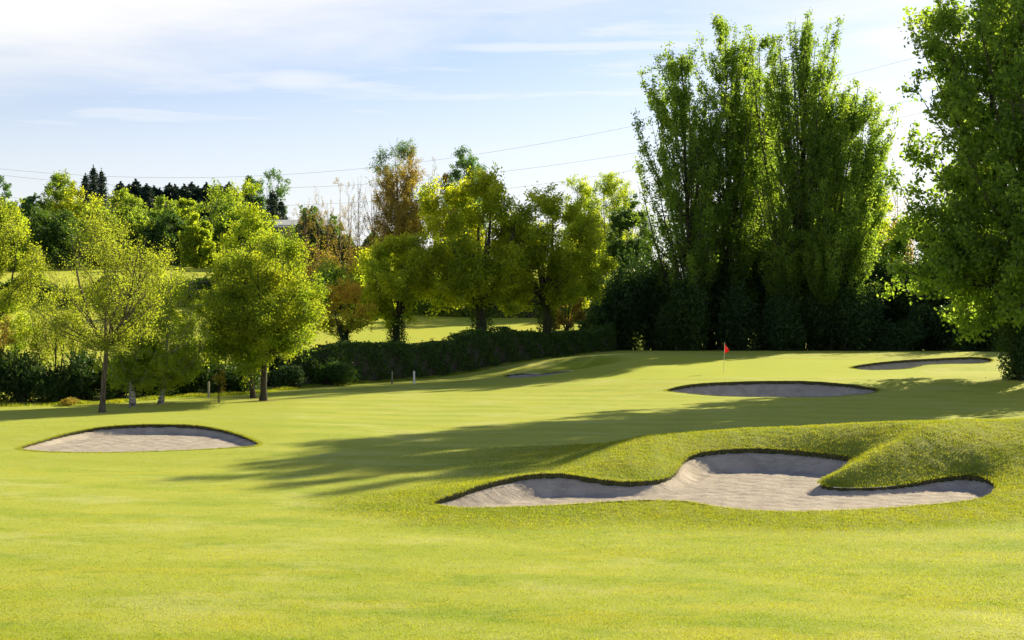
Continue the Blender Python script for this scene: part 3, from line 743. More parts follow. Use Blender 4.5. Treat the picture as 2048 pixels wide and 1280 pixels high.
# thicket under the left trees
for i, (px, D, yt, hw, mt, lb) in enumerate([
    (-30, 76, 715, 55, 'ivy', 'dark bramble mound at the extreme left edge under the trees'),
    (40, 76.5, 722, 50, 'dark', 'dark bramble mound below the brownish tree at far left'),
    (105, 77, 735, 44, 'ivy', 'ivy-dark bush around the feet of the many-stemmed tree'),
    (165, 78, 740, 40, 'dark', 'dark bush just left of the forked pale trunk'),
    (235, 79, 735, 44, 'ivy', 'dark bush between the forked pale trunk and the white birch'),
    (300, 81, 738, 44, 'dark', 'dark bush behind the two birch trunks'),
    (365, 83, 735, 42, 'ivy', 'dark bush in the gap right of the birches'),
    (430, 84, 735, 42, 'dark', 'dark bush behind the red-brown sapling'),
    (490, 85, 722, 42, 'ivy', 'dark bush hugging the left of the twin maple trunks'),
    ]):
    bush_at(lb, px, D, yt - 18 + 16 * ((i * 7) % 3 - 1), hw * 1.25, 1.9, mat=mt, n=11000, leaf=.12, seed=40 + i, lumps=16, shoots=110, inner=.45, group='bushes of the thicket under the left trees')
bush_at('little tuft of dry straw-coloured bramble at the foot of the thicket', 138, 74, 793, 20, .6, mat='brown', n=900, leaf=.08, seed=55)

# ------------------------------------------------------------------ trimmed hedge
def hedge(name, label, path, h, th, mat, n, leaf, seed, hj=.12):
    rng = np.random.RandomState(seed)
    P = np.array([(X_(px, D), D) for px, D in path]); seg = np.linalg.norm(np.diff(P, axis=0), axis=1); cum = np.r_[0, np.cumsum(seg)]
    root = empty(name, (P[0, 0], P[0, 1], T1(*P[0]))); tag(root, label, 'hedge'); o = np.array(root.location)
    def at(s): return np.column_stack([np.interp(s, cum, P[:, 0]), np.interp(s, cum, P[:, 1])])
    m = 160; s = np.linspace(0, cum[-1], m); s_lin = s; A = at(s); tg = unit(np.gradient(A, axis=0)); nr = np.column_stack([-tg[:, 1], tg[:, 0]])
    hs = np.interp(s, np.linspace(0, cum[-1], len(h)), h)
    hh = hs * (1 + hj * np.interp(s, np.linspace(0, cum[-1], 24), rng.uniform(-.5, .5, 24)))
    z0 = terrain(A[:, 0], A[:, 1])
    prof = np.array([(-.42, -.1), (-.44, .5), (-.36, .86), (0, .93), (.36, .86), (.44, .5), (.42, -.1)])
    V = np.stack([np.column_stack([A + nr * (a * th)[..., None] * np.ones((m, 1)), z0 + b * hh]) for a, b in prof], 1)
    I = np.arange(m * 7).reshape(m, 7); q = np.stack([I[:-1, :-1], I[1:, :-1], I[1:, 1:], I[:-1, 1:]], -1).reshape(-1, 4)
    mesh_obj('light_block_core', V.reshape(-1, 3) - o, q, M['bark_dark'], root)  # solid dark core added inside the leaves to block light
    # leaves on front, back and top
    s = rng.uniform(0, cum[-1], n); A2 = at(s); nr2 = np.column_stack([np.interp(s, np.linspace(0, cum[-1], m), nr[:, 0]), np.interp(s, np.linspace(0, cum[-1], m), nr[:, 1])])
    hl = np.interp(s, np.linspace(0, cum[-1], m), hh); zl = terrain(A2[:, 0], A2[:, 1])
    k = rng.rand(n); side = np.where(k < .62, -1.0, np.where(k < .8, 1.0, 0))
    u = np.where(side != 0, side * (.5 - np.abs(rng.normal(0, .06, n))), rng.uniform(-.5, .5, n))
    vv = np.where(side != 0, rng.uniform(0, 1, n), 1 - np.abs(rng.normal(0, .05, n)))
    rc = sstep(.75, 1.0, vv); u = u * (1 - .25 * rc)
    bump = .10 * np.sin(s * 2.1 + vv * 5) + .07 * np.sin(s * 5.3 - vv * 9) + .06 * rng.normal(size=n)
    pos = np.column_stack([A2 + nr2 * (u * th + np.sign(u) * bump)[:, None], zl + vv * hl * (1 + .02 * np.sin(s * 3.3)) + np.abs(rng.normal(0, .04, n))]) - o
    ns = int(cum[-1] * 7); ss = rng.uniform(0, cum[-1], ns); As = at(ss); hs_ = np.interp(ss, s_lin, hh); zs_ = terrain(As[:, 0], As[:, 1])
    fr3 = rng.uniform(.55, 1.0, ns); b0 = np.column_stack([As + np.column_stack([np.interp(ss, s_lin, nr[:, 0]), np.interp(ss, s_lin, nr[:, 1])]) * (rng.choice([-.5, -.3, 0, .3], ns) * th)[:, None], zs_ + fr3 * hs_]) - o
    tt = rng.rand(ns, 18, 1); dv = unit(rng.normal(size=(ns, 3)) * .5 + np.array([0, 0, 1.]))[:, None]; sp = b0[:, None] + dv * tt * (rng.uniform(.05, .2, ns)[:, None, None] * np.mean(hs)) + rng.normal(0, leaf * .5, (ns, 18, 3))
    pos = np.concatenate([pos, sp.reshape(-1, 3)])
    v, f = leaves(rng, pos, leaf, up=.2); mesh_obj('foliage', v, f, M[mat], root)
    return root
hedge('hedge', 'long clipped dark hedge running from the bright maple towards the poplars', [(545, 89), (640, 92), (720, 95), (820, 99), (930, 104), (1040, 110), (1130, 117), (1215, 124)],
      [2.3, 2.5, 2.6, 2.65, 2.6, 2.4, 2.0, 1.8, 2.2], 1.7, 'hedge', 66000, .13, 60, hj=.32)
bush_at('rounded dark bush merging into the hedge just right of the bright maple', 655, 91, 712, 60, 1.4, mat='hedge', n=12000, leaf=.12, seed=61)
bush_at('dark bush bulging from the hedge under the maple branches', 585, 88, 728, 45, 1.3, mat='dark', n=7000, leaf=.12, seed=62)

# ------------------------------------------------------------------ trees behind the hedge
tree_at('hawthorn_tree', 'small tree with orange-brown young leaves behind the hedge', 'tree', 688, 101, 566, 54,
        prof='dome', base=.48, fork=.4, nlimb=4, spread=.6, r0=.14, nP=34, elev=18, nS=9, sl=.3, nT=5, nL=9, leaf=.13, mat='orange', bark='bark_dark', seed=70, ivy=1.4, rmin=.3, skip=.2,
        leafmix=(lambda p, r: (p[:, 2] + .18 * r.normal(size=len(p))) < .66, 'oak'))
tree_at('oak_tree', 'spreading oak with ivy-clad trunk, leftmost of the three behind the hedge', 'oak', 793, 107, 486, 80,
        prof='round', base=.38, fork=.4, nlimb=5, spread=.6, r0=.34, nP=50, elev=20, nS=9, sl=.27, nT=5, nL=20, jit=.17, leaf=.18, mat='oak', bark='bark_dark', seed=71, ivy=1.8, lob=.4, skip=.25, par=(.7, .8, .15))
tree_at('oak_tree', 'largest oak, tall crown over a thick dark trunk in the middle behind the hedge', 'oak', 966, 110, 362, 124,
        prof='dome', base=.33, fork=.34, nlimb=6, spread=.6, r0=.50, nP=84, elev=18, nS=9, sl=.22, nT=6, nL=20, jit=.20, leaf=.20, mat='oak', bark='bark_dark', seed=73, ivy=1.7, lob=.35, skip=.28, skew=(-.15, 0), par=(.7, .8, .15))
tree_at('oak_tree', 'broad oak with golden right-hand side, rightmost of the three behind the hedge', 'oak', 1094, 114, 388, 106,
        prof='dome', base=.34, fork=.34, nlimb=6, spread=.6, r0=.42, nP=66, elev=18, nS=9, sl=.25, nT=6, nL=20, jit=.20, leaf=.20, mat='oak', bark='bark_dark', seed=74, ivy=1.7, lob=.35, skip=.28, skew=(-.02, 0), par=(.7, .8, .15))
tree_at('hawthorn_tree', 'little golden-leaved tree beside the right oak trunk', 'tree', 1134, 119, 562, 38,
        prof='dome', base=.35, fork=.3, nlimb=4, r0=.12, nP=30, elev=22, nS=8, sl=.3, nT=5, nL=12, leaf=.14, mat='brown', bark='bark_dark', seed=75, skip=.15)

# shrubs and small trees between the far field and the oaks
for i, (px, D, yt, hw, mt, nm, lb) in enumerate([
    (665, 183, 508, 62, 'far_green', 'bush', 'rounded green bush mass between the bright maple and the left oak'),
    (735, 185, 515, 60, 'oak', 'bush', 'olive bush behind the orange-leaved small tree'),
    (890, 187, 530, 80, 'far_green', 'bush', 'green bush mass hidden behind the gap of the two left oaks'),
    (1210, 190, 470, 48, 'lime', 'bush', 'tall yellow-green bush below the pale willow-like tree'),
    (1235, 138, 530, 45, 'oak', 'bush', 'olive bush at the left foot of the poplars'),
    (1168, 180, 560, 36, 'oak', 'bush', 'green bush just right of the golden-leaved little tree')]):
    bush_at(lb, px, D, yt, hw, 3.5, mat=mt, n=14000, leaf=.24, seed=80 + i)

tree_at('alder_tree', 'tall narrow tree with tawny brown foliage and green top', 'tree', 800, 198, 292, 58,
        prof='round', base=.25, fork=.5, nlimb=3, spread=.35, r0=.3, nP=90, elev=58, nS=9, sl=.32, nT=5, nL=14, leaf=.2, mat='brown', bark='twig_brown', seed=90, lob=.35, skip=.15,
        leafmix=(lambda p, r: (p[:, 2] + .05 * r.normal(size=len(p)) - .12 * p[:, 0]) > .91, 'teal'), skew=(0, 0))
tree_at('poplar_tree', 'blue-green crown rising behind the tallest oak', 'tree', 928, 205, 305, 50,
        prof='round', base=.3, fork=.5, nlimb=1, r0=.3, nP=80, elev=60, nS=8, sl=.3, nT=5, nL=13, leaf=.24, mat='teal', bark='twig_brown', seed=91, lob=.2, skip=.15)
tree_at('alder_tree', 'small tawny crown beside the blue-green crown behind the tallest oak', 'tree', 893, 200, 338, 26,
        prof='egg', base=.3, fork=.5, nlimb=1, r0=.2, nP=50, elev=60, nS=8, sl=.35, nT=4, nL=9, leaf=.18, mat='brown', bark='twig_brown', seed=92)
tree_at('willow_tree', 'pale lime green tree left of the tall poplars', 'tree', 1165, 198, 352, 46,
        prof='round', base=.12, fork=.2, nlimb=4, r0=.3, nP=80, elev=60, nS=9, sl=.33, nT=5, nL=12, leaf=.22, mat='lime', bark='bark', seed=93, lob=.25)
tree_at('willow_tree', 'broader yellow-green tree touching the left side of the tall poplars', 'tree', 1222, 194, 356, 56,
        prof='round', base=.1, fork=.2, nlimb=4, r0=.3, nP=90, elev=60, nS=9, sl=.33, nT=5, nL=13, leaf=.22, mat='lime', bark='bark', seed=94, lob=.25)
# bare trees against the sky
bare = [(612, 168, 392, 20, 'first and lowest bare tree of the leafless row'), (638, 165, 372, 18, 'second bare tree of the leafless row, thin and straight'),
        (656, 170, 382, 16, 'third bare tree, close against the second'), (680, 162, 360, 20, 'fourth bare tree of the leafless row'),
        (700, 172, 356, 20, 'fifth bare tree, twin of the taller one beside it'), (716, 158, 345, 24, 'tall dark-stemmed bare tree in the middle of the leafless row'),
        (748, 160, 338, 34, 'widest bare tree, left of the tawny brown tree'), (768, 154, 322, 26, 'bare tree overlapping the left edge of the tawny brown tree'),
        (868, 165, 318, 24, 'bare tree in the gap between the tawny tree and the blue-green crown'), (846, 168, 330, 18, 'thin bare tree right against the tawny brown tree'),
        (1262, 165, 350, 34, 'bare grey tree between the lime green tree and the poplars'), (1795, 150, 345, 34, 'bare greyish tree seen between the poplars and the big right tree'),
        (585, 175, 425, 20, 'small bare tree at the left end of the leafless row')]
for i, (px, D, yt, hw, lb) in enumerate(bare):
    tree_at('bare_tree', lb, 'bare tree', px, D + (38 if px < 1300 else 0), yt, hw, prof='round', base=.28, fork=.5, nlimb=1 if i % 2 else 2, spread=.3, r0=.13, nP=26, elev=62, nS=7, sl=.4, nT=4, nL=2 if i < 10 else 1,
            leaf=.12, mat='brown', bark='twig_brown', seed=100 + i, group='leafless trees on the skyline', par=(.8, .5, .4), bt=1.0)
for i, (px, D, yt, hw, mt, lb) in enumerate([
    (590, 196, 478, 50, 'brown', 'brownish scrub under the left end of the leafless row'),
    (655, 198, 470, 50, 'brown', 'brown twiggy scrub below the middle of the leafless row'),
    (715, 197, 472, 46, 'brown', 'tan scrub at the feet of the leafless row'),
    (765, 194, 455, 40, 'brown', 'tawny scrub at the foot of the tall brown tree')]):
    bush_at(lb, px, D, yt, hw, 3, mat=mt, n=5500, leaf=.2, seed=120 + i, bark='twig_brown', inner=.5)

# ------------------------------------------------------------------ tall poplars
pk = dict(prof='poplar', fork=.5, nlimb=1, nS=9, nT=3, mat='poplar', bark='bark_dark', par=(1.0, .5, .5), rmin=.08, lob=.2, jit=.20, leaf=.215, up=.1, wob=.03, bt=.8)
tree_at('poplar_tree', 'leftmost tall poplar of the clump behind the flag', 'poplar', 1385, 127, 100, 94, elev=66, skip=.1, base=.12, r0=.34, nP=165, sl=.15, nL=12, along=125, seed=131, skew=(-.25, 0), **pk)
tree_at('poplar_tree', 'tallest slim poplar directly above the flag, second in the clump', 'poplar', 1462, 130, 46, 86, elev=68, skip=.1, base=.12, r0=.34, nP=175, sl=.16, nL=12, along=130, seed=132, skew=(-.15, 0), **pk)
tree_at('poplar_tree', 'third poplar in the clump, slightly lower and squeezed between its neighbours', 'poplar', 1520, 134, 72, 76, elev=68, skip=.1, base=.12, r0=.32, nP=150, sl=.17, nL=12, along=125, seed=133, **pk)
tree_at('poplar_tree', 'widest poplar at the right of the clump with branches fanning out to the right', 'poplar', 1598, 126, 38, 100, elev=67, skip=.1, base=.15, r0=.46, nP=215, sl=.14, nL=12, along=140, seed=134, skew=(.2, 0), **pk)
pk2 = dict(pk); pk2.update(prof='poplar', fork=.1, nlimb=5, spread=.35)
tree_at('poplar_tree', 'lower leaning poplar growing out of the right side of the clump', 'poplar', 1662, 124, 175, 104, elev=60, skip=.15, base=.2, r0=.22, nP=240, sl=.13, nL=12, along=140, seed=135, skew=(.3, 0), **pk2)
tree_at('lime_tree', 'glowing yellow-green tree behind the right side of the poplar clump', 'tree', 1722, 140, 330, 62, prof='round', base=.15, fork=.3, nlimb=4, r0=.3, nP=80, elev=45, nS=9, sl=.33, nT=5, nL=14, leaf=.24, mat='lime', bark='bark', seed=136)
bush_at('orange-tinted low tree crown in the gap left of the big right tree', 1790, 142, 380, 44, 2.5, mat='brown', n=10000, leaf=.24, seed=137, bark='twig_brown')

# dark understorey behind the green
us = [(1195, 126, 600, 40, 'dark shrub at the left end of the understorey, over the hedge end'), (1245, 128, 560, 55, 'dark shrub below the yellow-green tree'),
      (1310, 129, 520, 60, 'dark shrub around the leftmost poplar trunk'), (1375, 124, 590, 55, 'low dark shrub left of the flag'), (1420, 131, 500, 58, 'tall dark shrub behind the flag'),
      (1475, 124, 600, 48, 'low dark shrub right of the flag'), (1530, 131, 490, 58, 'tall dark shrub between the middle poplar trunks'), (1565, 122.5, 630, 40, 'low dark shrub left of the widest poplar trunk'),
      (1625, 125, 610, 48, 'low dark shrub right of the widest poplar trunk'), (1655, 129, 560, 60, 'dark shrub under the fanning poplar branches'), (1705, 123, 588, 66, 'feathery dark green bush left of the tailed bunker'),
      (1760, 128, 480, 62, 'tall dark evergreen mass left of the big right tree'), (1820, 127, 500, 60, 'tall dark evergreen mass behind the tailed bunker'), (1880, 122, 600, 60, 'dark shrub behind the tail of the right bunker'),
      (1905, 128, 470, 70, 'tall dark evergreen seen through the big right tree'), (1950, 119, 590, 55, 'dark shrub right of the tailed bunker'), (2010, 122, 480, 80, 'tall dark evergreen at the right edge'), (1800, 121, 640, 48, 'lowest dark shrub just beyond the tailed bunker'),
      (2090, 112, 560, 80, 'dark shrub beyond the right edge of the picture')]
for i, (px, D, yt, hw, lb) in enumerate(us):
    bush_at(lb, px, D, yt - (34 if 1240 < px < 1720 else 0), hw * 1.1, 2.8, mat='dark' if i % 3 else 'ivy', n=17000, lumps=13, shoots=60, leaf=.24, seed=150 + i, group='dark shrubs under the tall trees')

# ------------------------------------------------------------------ big tree at right
tree_at('lime_tree', 'huge broad green tree filling the right edge, taller than the picture', 'tree', 2052, 89, -120, 246,
        prof='column', base=.10, fork=.2, nlimb=4, spread=.35, r0=.40, nP=215, elev=46, nS=10, sl=.16, nT=5, nL=15, jit=.24, along=30, leaf=.30, mat='poplar', bark='bark_dark', seed=176,
        skip=.18, lob=.10, rmin=.3, par=(.8, .8, .1), skew=(0, 0), ivy=2.6)
pr_ = tree_at('lime_tree', 'green tree standing just outside the right edge of the picture', 'tree', 2560, 86, 150, 150,
        prof='round', base=.15, fork=.3, nlimb=3, spread=.4, r0=.3, nP=60, elev=40, nS=8, sl=.25, nT=5, nL=14, jit=.2, leaf=.34, mat='poplar', bark='bark_dark', seed=175, group='trees beyond the right edge')
copy_tree(pr_, (X_(2790, 56), 56, T1(X_(2790, 56), 56)), 1.3, .74, 'smaller green tree outside the right edge level with the front bunker', 'trees beyond the right edge')
bush_at('ivy-covered bush wrapped round the foot of the big right tree', 2050, 88, 560, 50, 1.6, mat='ivy', n=20000, leaf=.15, seed=172, lumps=12)

tree_at('broadleaf_tree', 'dull green tree squeezed between the yellow-green tree and the first poplar', 'tree', 1262, 168, 396, 46, prof='dome', base=.1, fork=.2, nlimb=4, r0=.25, nP=80, elev=35, nS=9, sl=.3, nT=5, nL=13, leaf=.24, mat='hedge', bark='bark_dark', seed=181)
tree_at('broadleaf_tree', 'mid green tree low in the gap left of the big right tree', 'tree', 1835, 136, 430, 62, prof='dome', base=.1, fork=.2, nlimb=4, r0=.25, nP=90, elev=35, nS=9, sl=.3, nT=5, nL=13, leaf=.24, mat='poplar', bark='bark_dark', seed=182)

# ------------------------------------------------------------------ distant hillside
def far_tree(name, label, cat, px, D, ytop, hw, seed, mat='far_green', prof='dome', group='trees on the far hillside', **kw):
    base = dict(base=.05, fork=.2, nlimb=3, r0=.3, nP=60, elev=32, nS=8, sl=.30, nT=4, nL=12, leaf=.5, bark='bark_dark', lob=.2, skip=.1)
    base.update(kw)
    return tree_at(name, label, cat, px, D, ytop, hw, prof=prof, mat=mat, seed=seed, group=group, **base)
far_tree('broadleaf_tree', 'tallest rounded green tree on the far left hillside', 'tree', 118, 410, 356, 46, 201)
far_tree('broadleaf_tree', 'broad yellow-topped tree on the far hillside right of the tallest rounded one', 'tree', 156, 385, 378, 54, 202, mat='oak')
far_tree('broadleaf_tree', 'grey-green feathery tree at the left edge of the skyline', 'tree', 2, 380, 358, 32, 203, mat='teal', nL=6)
far_tree('broadleaf_tree', 'small grey-green tree left of the tallest rounded hillside tree', 'tree', 66, 410, 392, 26, 204, mat='teal')
far_tree('broadleaf_tree', 'low dark round tree with a green top below the tallest rounded hillside tree', 'tree', 105, 300, 424, 72, 205, mat='hedge')
far_tree('broadleaf_tree', 'pale green tree in front of the ridge conifers at their left end', 'tree', 255, 370, 386, 44, 206)
far_tree('broadleaf_tree', 'green tree below the middle of the spruce row', 'tree', 326, 360, 392, 42, 207)
far_tree('broadleaf_tree', 'bright yellow-green small tree between two green hillside trees', 'tree', 374, 350, 398, 30, 208, mat='lime')
far_tree('broadleaf_tree', 'large fresh green tree with shaded flank at the right end of the spruce row', 'tree', 440, 330, 378, 66, 209)
far_tree('broadleaf_tree', 'small yellow tree low on the hillside in front of the large fresh green one', 'tree', 394, 300, 432, 32, 210, mat='lime')
far_tree('broadleaf_tree', 'thin open-crowned tall tree on the skyline behind the dark conifer', 'tree', 543, 400, 347, 42, 211, mat='teal', nL=7, skip=.35, base=.3, prof='round', nP=34)
far_tree('broadleaf_tree', 'small grey-green tree left of the thin open-crowned one', 'tree', 503, 400, 358, 26, 212, mat='teal', nL=8)
far_tree('broadleaf_tree', 'yellow-green tree at the left edge below the skyline', 'tree', 8, 290, 414, 60, 213, mat='lime')
far_tree('broadleaf_tree', 'mid green tree between the low dark round tree and the forked pale tree', 'tree', 196, 312, 425, 52, 214)
far_tree('broadleaf_tree', 'mid green tree low on the hillside behind the forked pale tree crown', 'tree', 268, 318, 436, 54, 215)
far_tree('broadleaf_tree', 'mid green tree low on the hillside below the spruce row', 'tree', 338, 312, 436, 46, 216, mat='hedge')
far_tree('broadleaf_tree', 'dull green tree left of the grey roofed building', 'tree', 505, 320, 446, 44, 217, mat='hedge')
# conifers
G1, G2 = 'dark conifers on the skyline', 'spruces in the row along the ridge'
make_conifer('tallest dark conifer on the left skyline beside the rounded green trees', 188, 395, 334, 40, 231, G1)
make_conifer('dark conifer close against the right side of the tallest conifer', 204, 392, 341, 36, 232, G1)
make_conifer('lower dark conifer at the left shoulder of the tallest conifer', 172, 400, 350, 34, 235, G1)
make_conifer('solitary dark pointed conifer in front of the thin open-crowned tree', 546, 375, 382, 44, 233, G1)
make_conifer('low dark conifer right of the solitary pointed one', 562, 378, 402, 36, 236, G1)
r0_ = make_conifer('first spruce at the left end of the ridge row', 232, 440, 388, 20, 234, G2)
rngc = np.random.RandomState(9)
ordn = 'second third fourth fifth sixth seventh eighth ninth tenth eleventh twelfth thirteenth fourteenth fifteenth sixteenth seventeenth eighteenth'.split()
base_h = Z_(388, 440) - T1(X_(232, 440), 440)
for i, nm in enumerate(ordn):
    px = 246 + i * 15.0 + rngc.uniform(-4, 4); D = 436 + rngc.uniform(-6, 6); yt = [366, 372, 364, 369, 374, 377, 366, 371, 373, 368, 375, 367, 376, 374, 370, 378, 382][i] + rngc.uniform(-3, 3)
    x = X_(px, D); z = T1(x, D)
    s = (Z_(yt, D) - z) / base_h
    copy_tree(r0_, (x, D, z - .1), rngc.uniform(0, 6.28), (s * 1.65, s * 1.65, s), nm + ' spruce from the left in the dark row along the ridge')

# hedgerows across the hillside
def hedgerow(label, path, h, n, mat, seed, th=5, leaf=.5, name='hedgerow'):
    o = hedge(name, label, path, h, th, mat, n, leaf, seed, hj=.7); return o
hedgerow('dark hedgerow below the hillside trees above the upper field', [(-120, 345), (60, 340), (200, 338), (330, 336), (460, 334), (620, 330)], [7, 9, 7, 9, 8, 7, 8], 16000, 'hedge', 241)
hedgerow('shrubby hedgerow between the upper field strip and the lower field at left', [(-150, 186), (0, 184), (120, 183), (250, 183), (380, 184), (520, 185), (650, 187)], [3.0, 3.9, 3.0, 3.5, 3.4, 3.9, 3.6], 34000, 'hedge', 242, th=3, leaf=.24)
hedgerow('dark tree belt on the ridge behind the hillside trees', [(-150, 455), (40, 452), (200, 450), (430, 450), (560, 430)], [6, 7, 6, 9, 7, 6], 9000, 'conifer', 243, th=6, leaf=.8)
hedgerow('rough scrub line at the top of the field behind the oaks', [(600, 192), (700, 192), (850, 190), (1000, 188), (1150, 186), (1300, 182)], [4, 5, 5, 5, 5, 6], 26000, 'far_green', 244, th=4, leaf=.32)
hedgerow('scrubby bank under the grey roofed building', [(540, 260), (620, 262), (700, 262), (800, 262), (900, 260)], [9, 11, 9.5, 8, 7], 16000, 'hedge', 245, th=8, leaf=.45)

# grey roofed farm building
def barn():
    D = 300; x0, x1 = X_(540, D), X_(668, D); zb = T1(X_(604, D), D) - 1; ze = Z_(450, D); zr = Z_(436, D); w = 14
    root = empty('farm_building', ((x0 + x1) / 2, D, zb)); tag(root, 'long low farm building with a pale grey roof above the scrubby bank', 'building')
    L = (x1 - x0) / 2; h = ze - zb; hr = zr - zb
    V = [(-L, 0, 0), (L, 0, 0), (L, w, 0), (-L, w, 0), (-L, 0, h), (L, 0, h), (L, w, h), (-L, w, h), (-L, w / 2, hr - .1), (L, w / 2, hr - .1)]
    mesh_obj('wall', V, [np.array([(0, 1, 5, 4), (2, 3, 7, 6)]), np.array([(1, 2, 6, 9, 5), (3, 0, 4, 8, 7)])], plain_mat('shed_wall', (.13, .14, .13), (.18, .18, .16), .6, stretch=(6, 1, 1)), root)
    e = .7; dz = .25
    pr = [(-e, h - .3), (w / 2, hr), (w + e, h - .3), (w + e, h - .3 - dz), (w / 2, hr - dz * .2 - .08), (-e, h - .3 - dz)]
    V = [(sx * (L + e), a, b) for sx in (-1, 1) for a, b in pr]; n = 6
    q = [(i, (i + 1) % n, (i + 1) % n + n, i + n) for i in range(n)]
    mesh_obj('roof', V, [np.array(q), np.array([tuple(range(n))[::-1], tuple(range(n, 2 * n))])], plain_mat('shed_roof', (.36, .40, .44), (.44, .47, .5), .5, stretch=(5, .3, 1)), root)
barn()
bush_at('rounded scrub hump half hiding the pale roofed building', 600, 288, 446, 64, 6, mat='far_green', n=9000, leaf=.5, seed=251)
bush_at('olive scrub hump at the right end of the pale roofed building', 672, 286, 456, 44, 6, mat='brown', n=7000, leaf=.5, seed=252)

# ------------------------------------------------------------------ rail fence in the lower field
def rail_fence():
    pts = [(-60, 150), (36, 148), (130, 147), (220, 147), (300, 148), (380, 149), (440, 150)]
    W = [(X_(p, D), D, T1(X_(p, D), D)) for p, D in pts]
    root = empty('rail_fence', W[0]); tag(root, 'low pale rail fence with dark posts crossing the sunny lower field at left', 'fence'); o = np.array(W[0])
    for i, w in enumerate(W):
        w = np.array(w) - o
        for _ in range(1):
            v, f = tubes(np.array([[w + (0, 0, -.1), w + (0, 0, .8), w + (0, 0, 1.65)]]), np.full((1, 3), .07), 6)
            mesh_obj('post', v, f, M['bark_dark'], root)
    for hh in (.75, 1.3):
        P = np.array([[np.array(w) - o + (0, -.09, hh) for w in W]]); v, f = tubes(P, np.full((1, len(W)), .05), 5)
        mesh_obj('rail', v, f, plain_mat('rail_paint', (.5, .48, .42), (.62, .6, .52)), root)
rail_fence()

# ------------------------------------------------------------------ posts, flag
def post(label, px, D, ytop, r, mat, name='marker_post', lean=0, cap=None):
    x = X_(px, D); z = T1(x, D); h = Z_(ytop, D) - z
    root = empty(name, (x, D, z)); tag(root, label, 'post')
    v, f = tubes(np.array([[(0, 0, -.1), (lean * .5, 0, h * .5), (lean, 0, h - .02), (lean, 0, h)]]), np.array([[r, r, r, r * .55]]), 10)
    n = 10; capf = np.array([list(range(len(v) - n, len(v)))])
    mesh_obj('shaft', v, [f, capf], mat, root)
    if cap:
        v, f = tubes(np.array([[(lean, 0, h - .16), (lean, 0, h + .02)]]), np.array([[r * 1.12, r * 1.12]]), 10)
        mesh_obj('band', v, [f, np.array([list(range(10, 20))])], cap, root)
    return root
WHITE = plain_mat('white_paint', (.72, .74, .78), (.82, .83, .86), 6, .5, .05)
GREY = plain_mat('weathered_wood', (.16, .15, .13), (.26, .25, .22), 6)
post('white marker post standing before the clipped hedge', 828, 92.5, 742, .07, WHITE)
post('thin grey marker post left of the white one before the hedge', 784, 92, 743, .05, GREY)
post('pale grey wooden post at the thicket edge left of the sapling', 417, 80, 763, .06, plain_mat('pale_wood', (.34, .34, .3), (.46, .45, .4), 6))
post('thin dark stake leaning beside the white birch trunk', 258, 72, 764, .045, GREY, name='stake', lean=.06)
post('short dark stake supporting the red-brown sapling', 436, 75.8, 778, .03, M['bark_dark'], name='stake')

def flag():
    D = 94.5; x = X_(1447.5, D); z = T1(x, D)
    root = empty('flagstick', (x, D, z)); tag(root, 'golf flagstick with a small red flag on the green', 'flagstick')
    top = Z_(686, D) - z; lx = .07
    m = plain_mat('stick_paint', (.60, .62, .5), (.66, .66, .55), 2, .4, .0)
    zz = np.linspace(-.05, top, 8); v, f = tubes(np.column_stack([lx * zz / top, 0 * zz, zz])[None], np.full((1, 8), .016), 8)
    mesh_obj('pole', v, f, m, root, smooth=True)
    v, f = tubes(np.array([[(lx, 0, top), (lx, 0, top + .03)]]), np.array([[.022, .008]]), 8); mesh_obj('pole_tip', v, f, WHITE, root)
    # drooping cloth
    nu, nv = 9, 14; V = []
    H = .66; Wd = .30
    for j in range(nv + 1):
        tv = j / nv
        for i in range(nu + 1):
            tu = i / nu; wid = Wd * np.interp(tv, [0, .15, .75, 1], [.04, .22, 1, .55])
            V.append((lx + .02 + wid * tu - .02 * tv, .05 * sin(tu * 7 + tv * 2) * tu * 1.2 - .04 * tu, top - .02 - H * tv - (.10 * tu * (1 - tv)) + .06 * tu * tv))
    I = np.arange((nu + 1) * (nv + 1)).reshape(nv + 1, nu + 1)
    q = np.stack([I[:-1, :-1].ravel(), I[:-1, 1:].ravel(), I[1:, 1:].ravel(), I[1:, :-1].ravel()], 1)
    mm, t, out = nt('flag_red'); g = G(t); p = g.n('ShaderNodeBsdfPrincipled'); p.inputs['Base Color'].default_value = (.65, .012, .03, 1); p.inputs['Roughness'].default_value = .7
    tr = g.n('ShaderNodeBsdfTranslucent'); tr.inputs['Color'].default_value = (.85, .02, .04, 1); mx = g.n('ShaderNodeMixShader'); mx.inputs[0].default_value = .5
    g.l(p.outputs[0], mx.inputs[1]); g.l(tr.outputs[0], mx.inputs[2]); g.l(mx.outputs[0], out.inputs[0])
    o = mesh_obj('flag', V, q, mm, root, smooth=True)
    s = o.modifiers.new('thick', 'SOLIDIFY'); s.thickness = .006
flag()

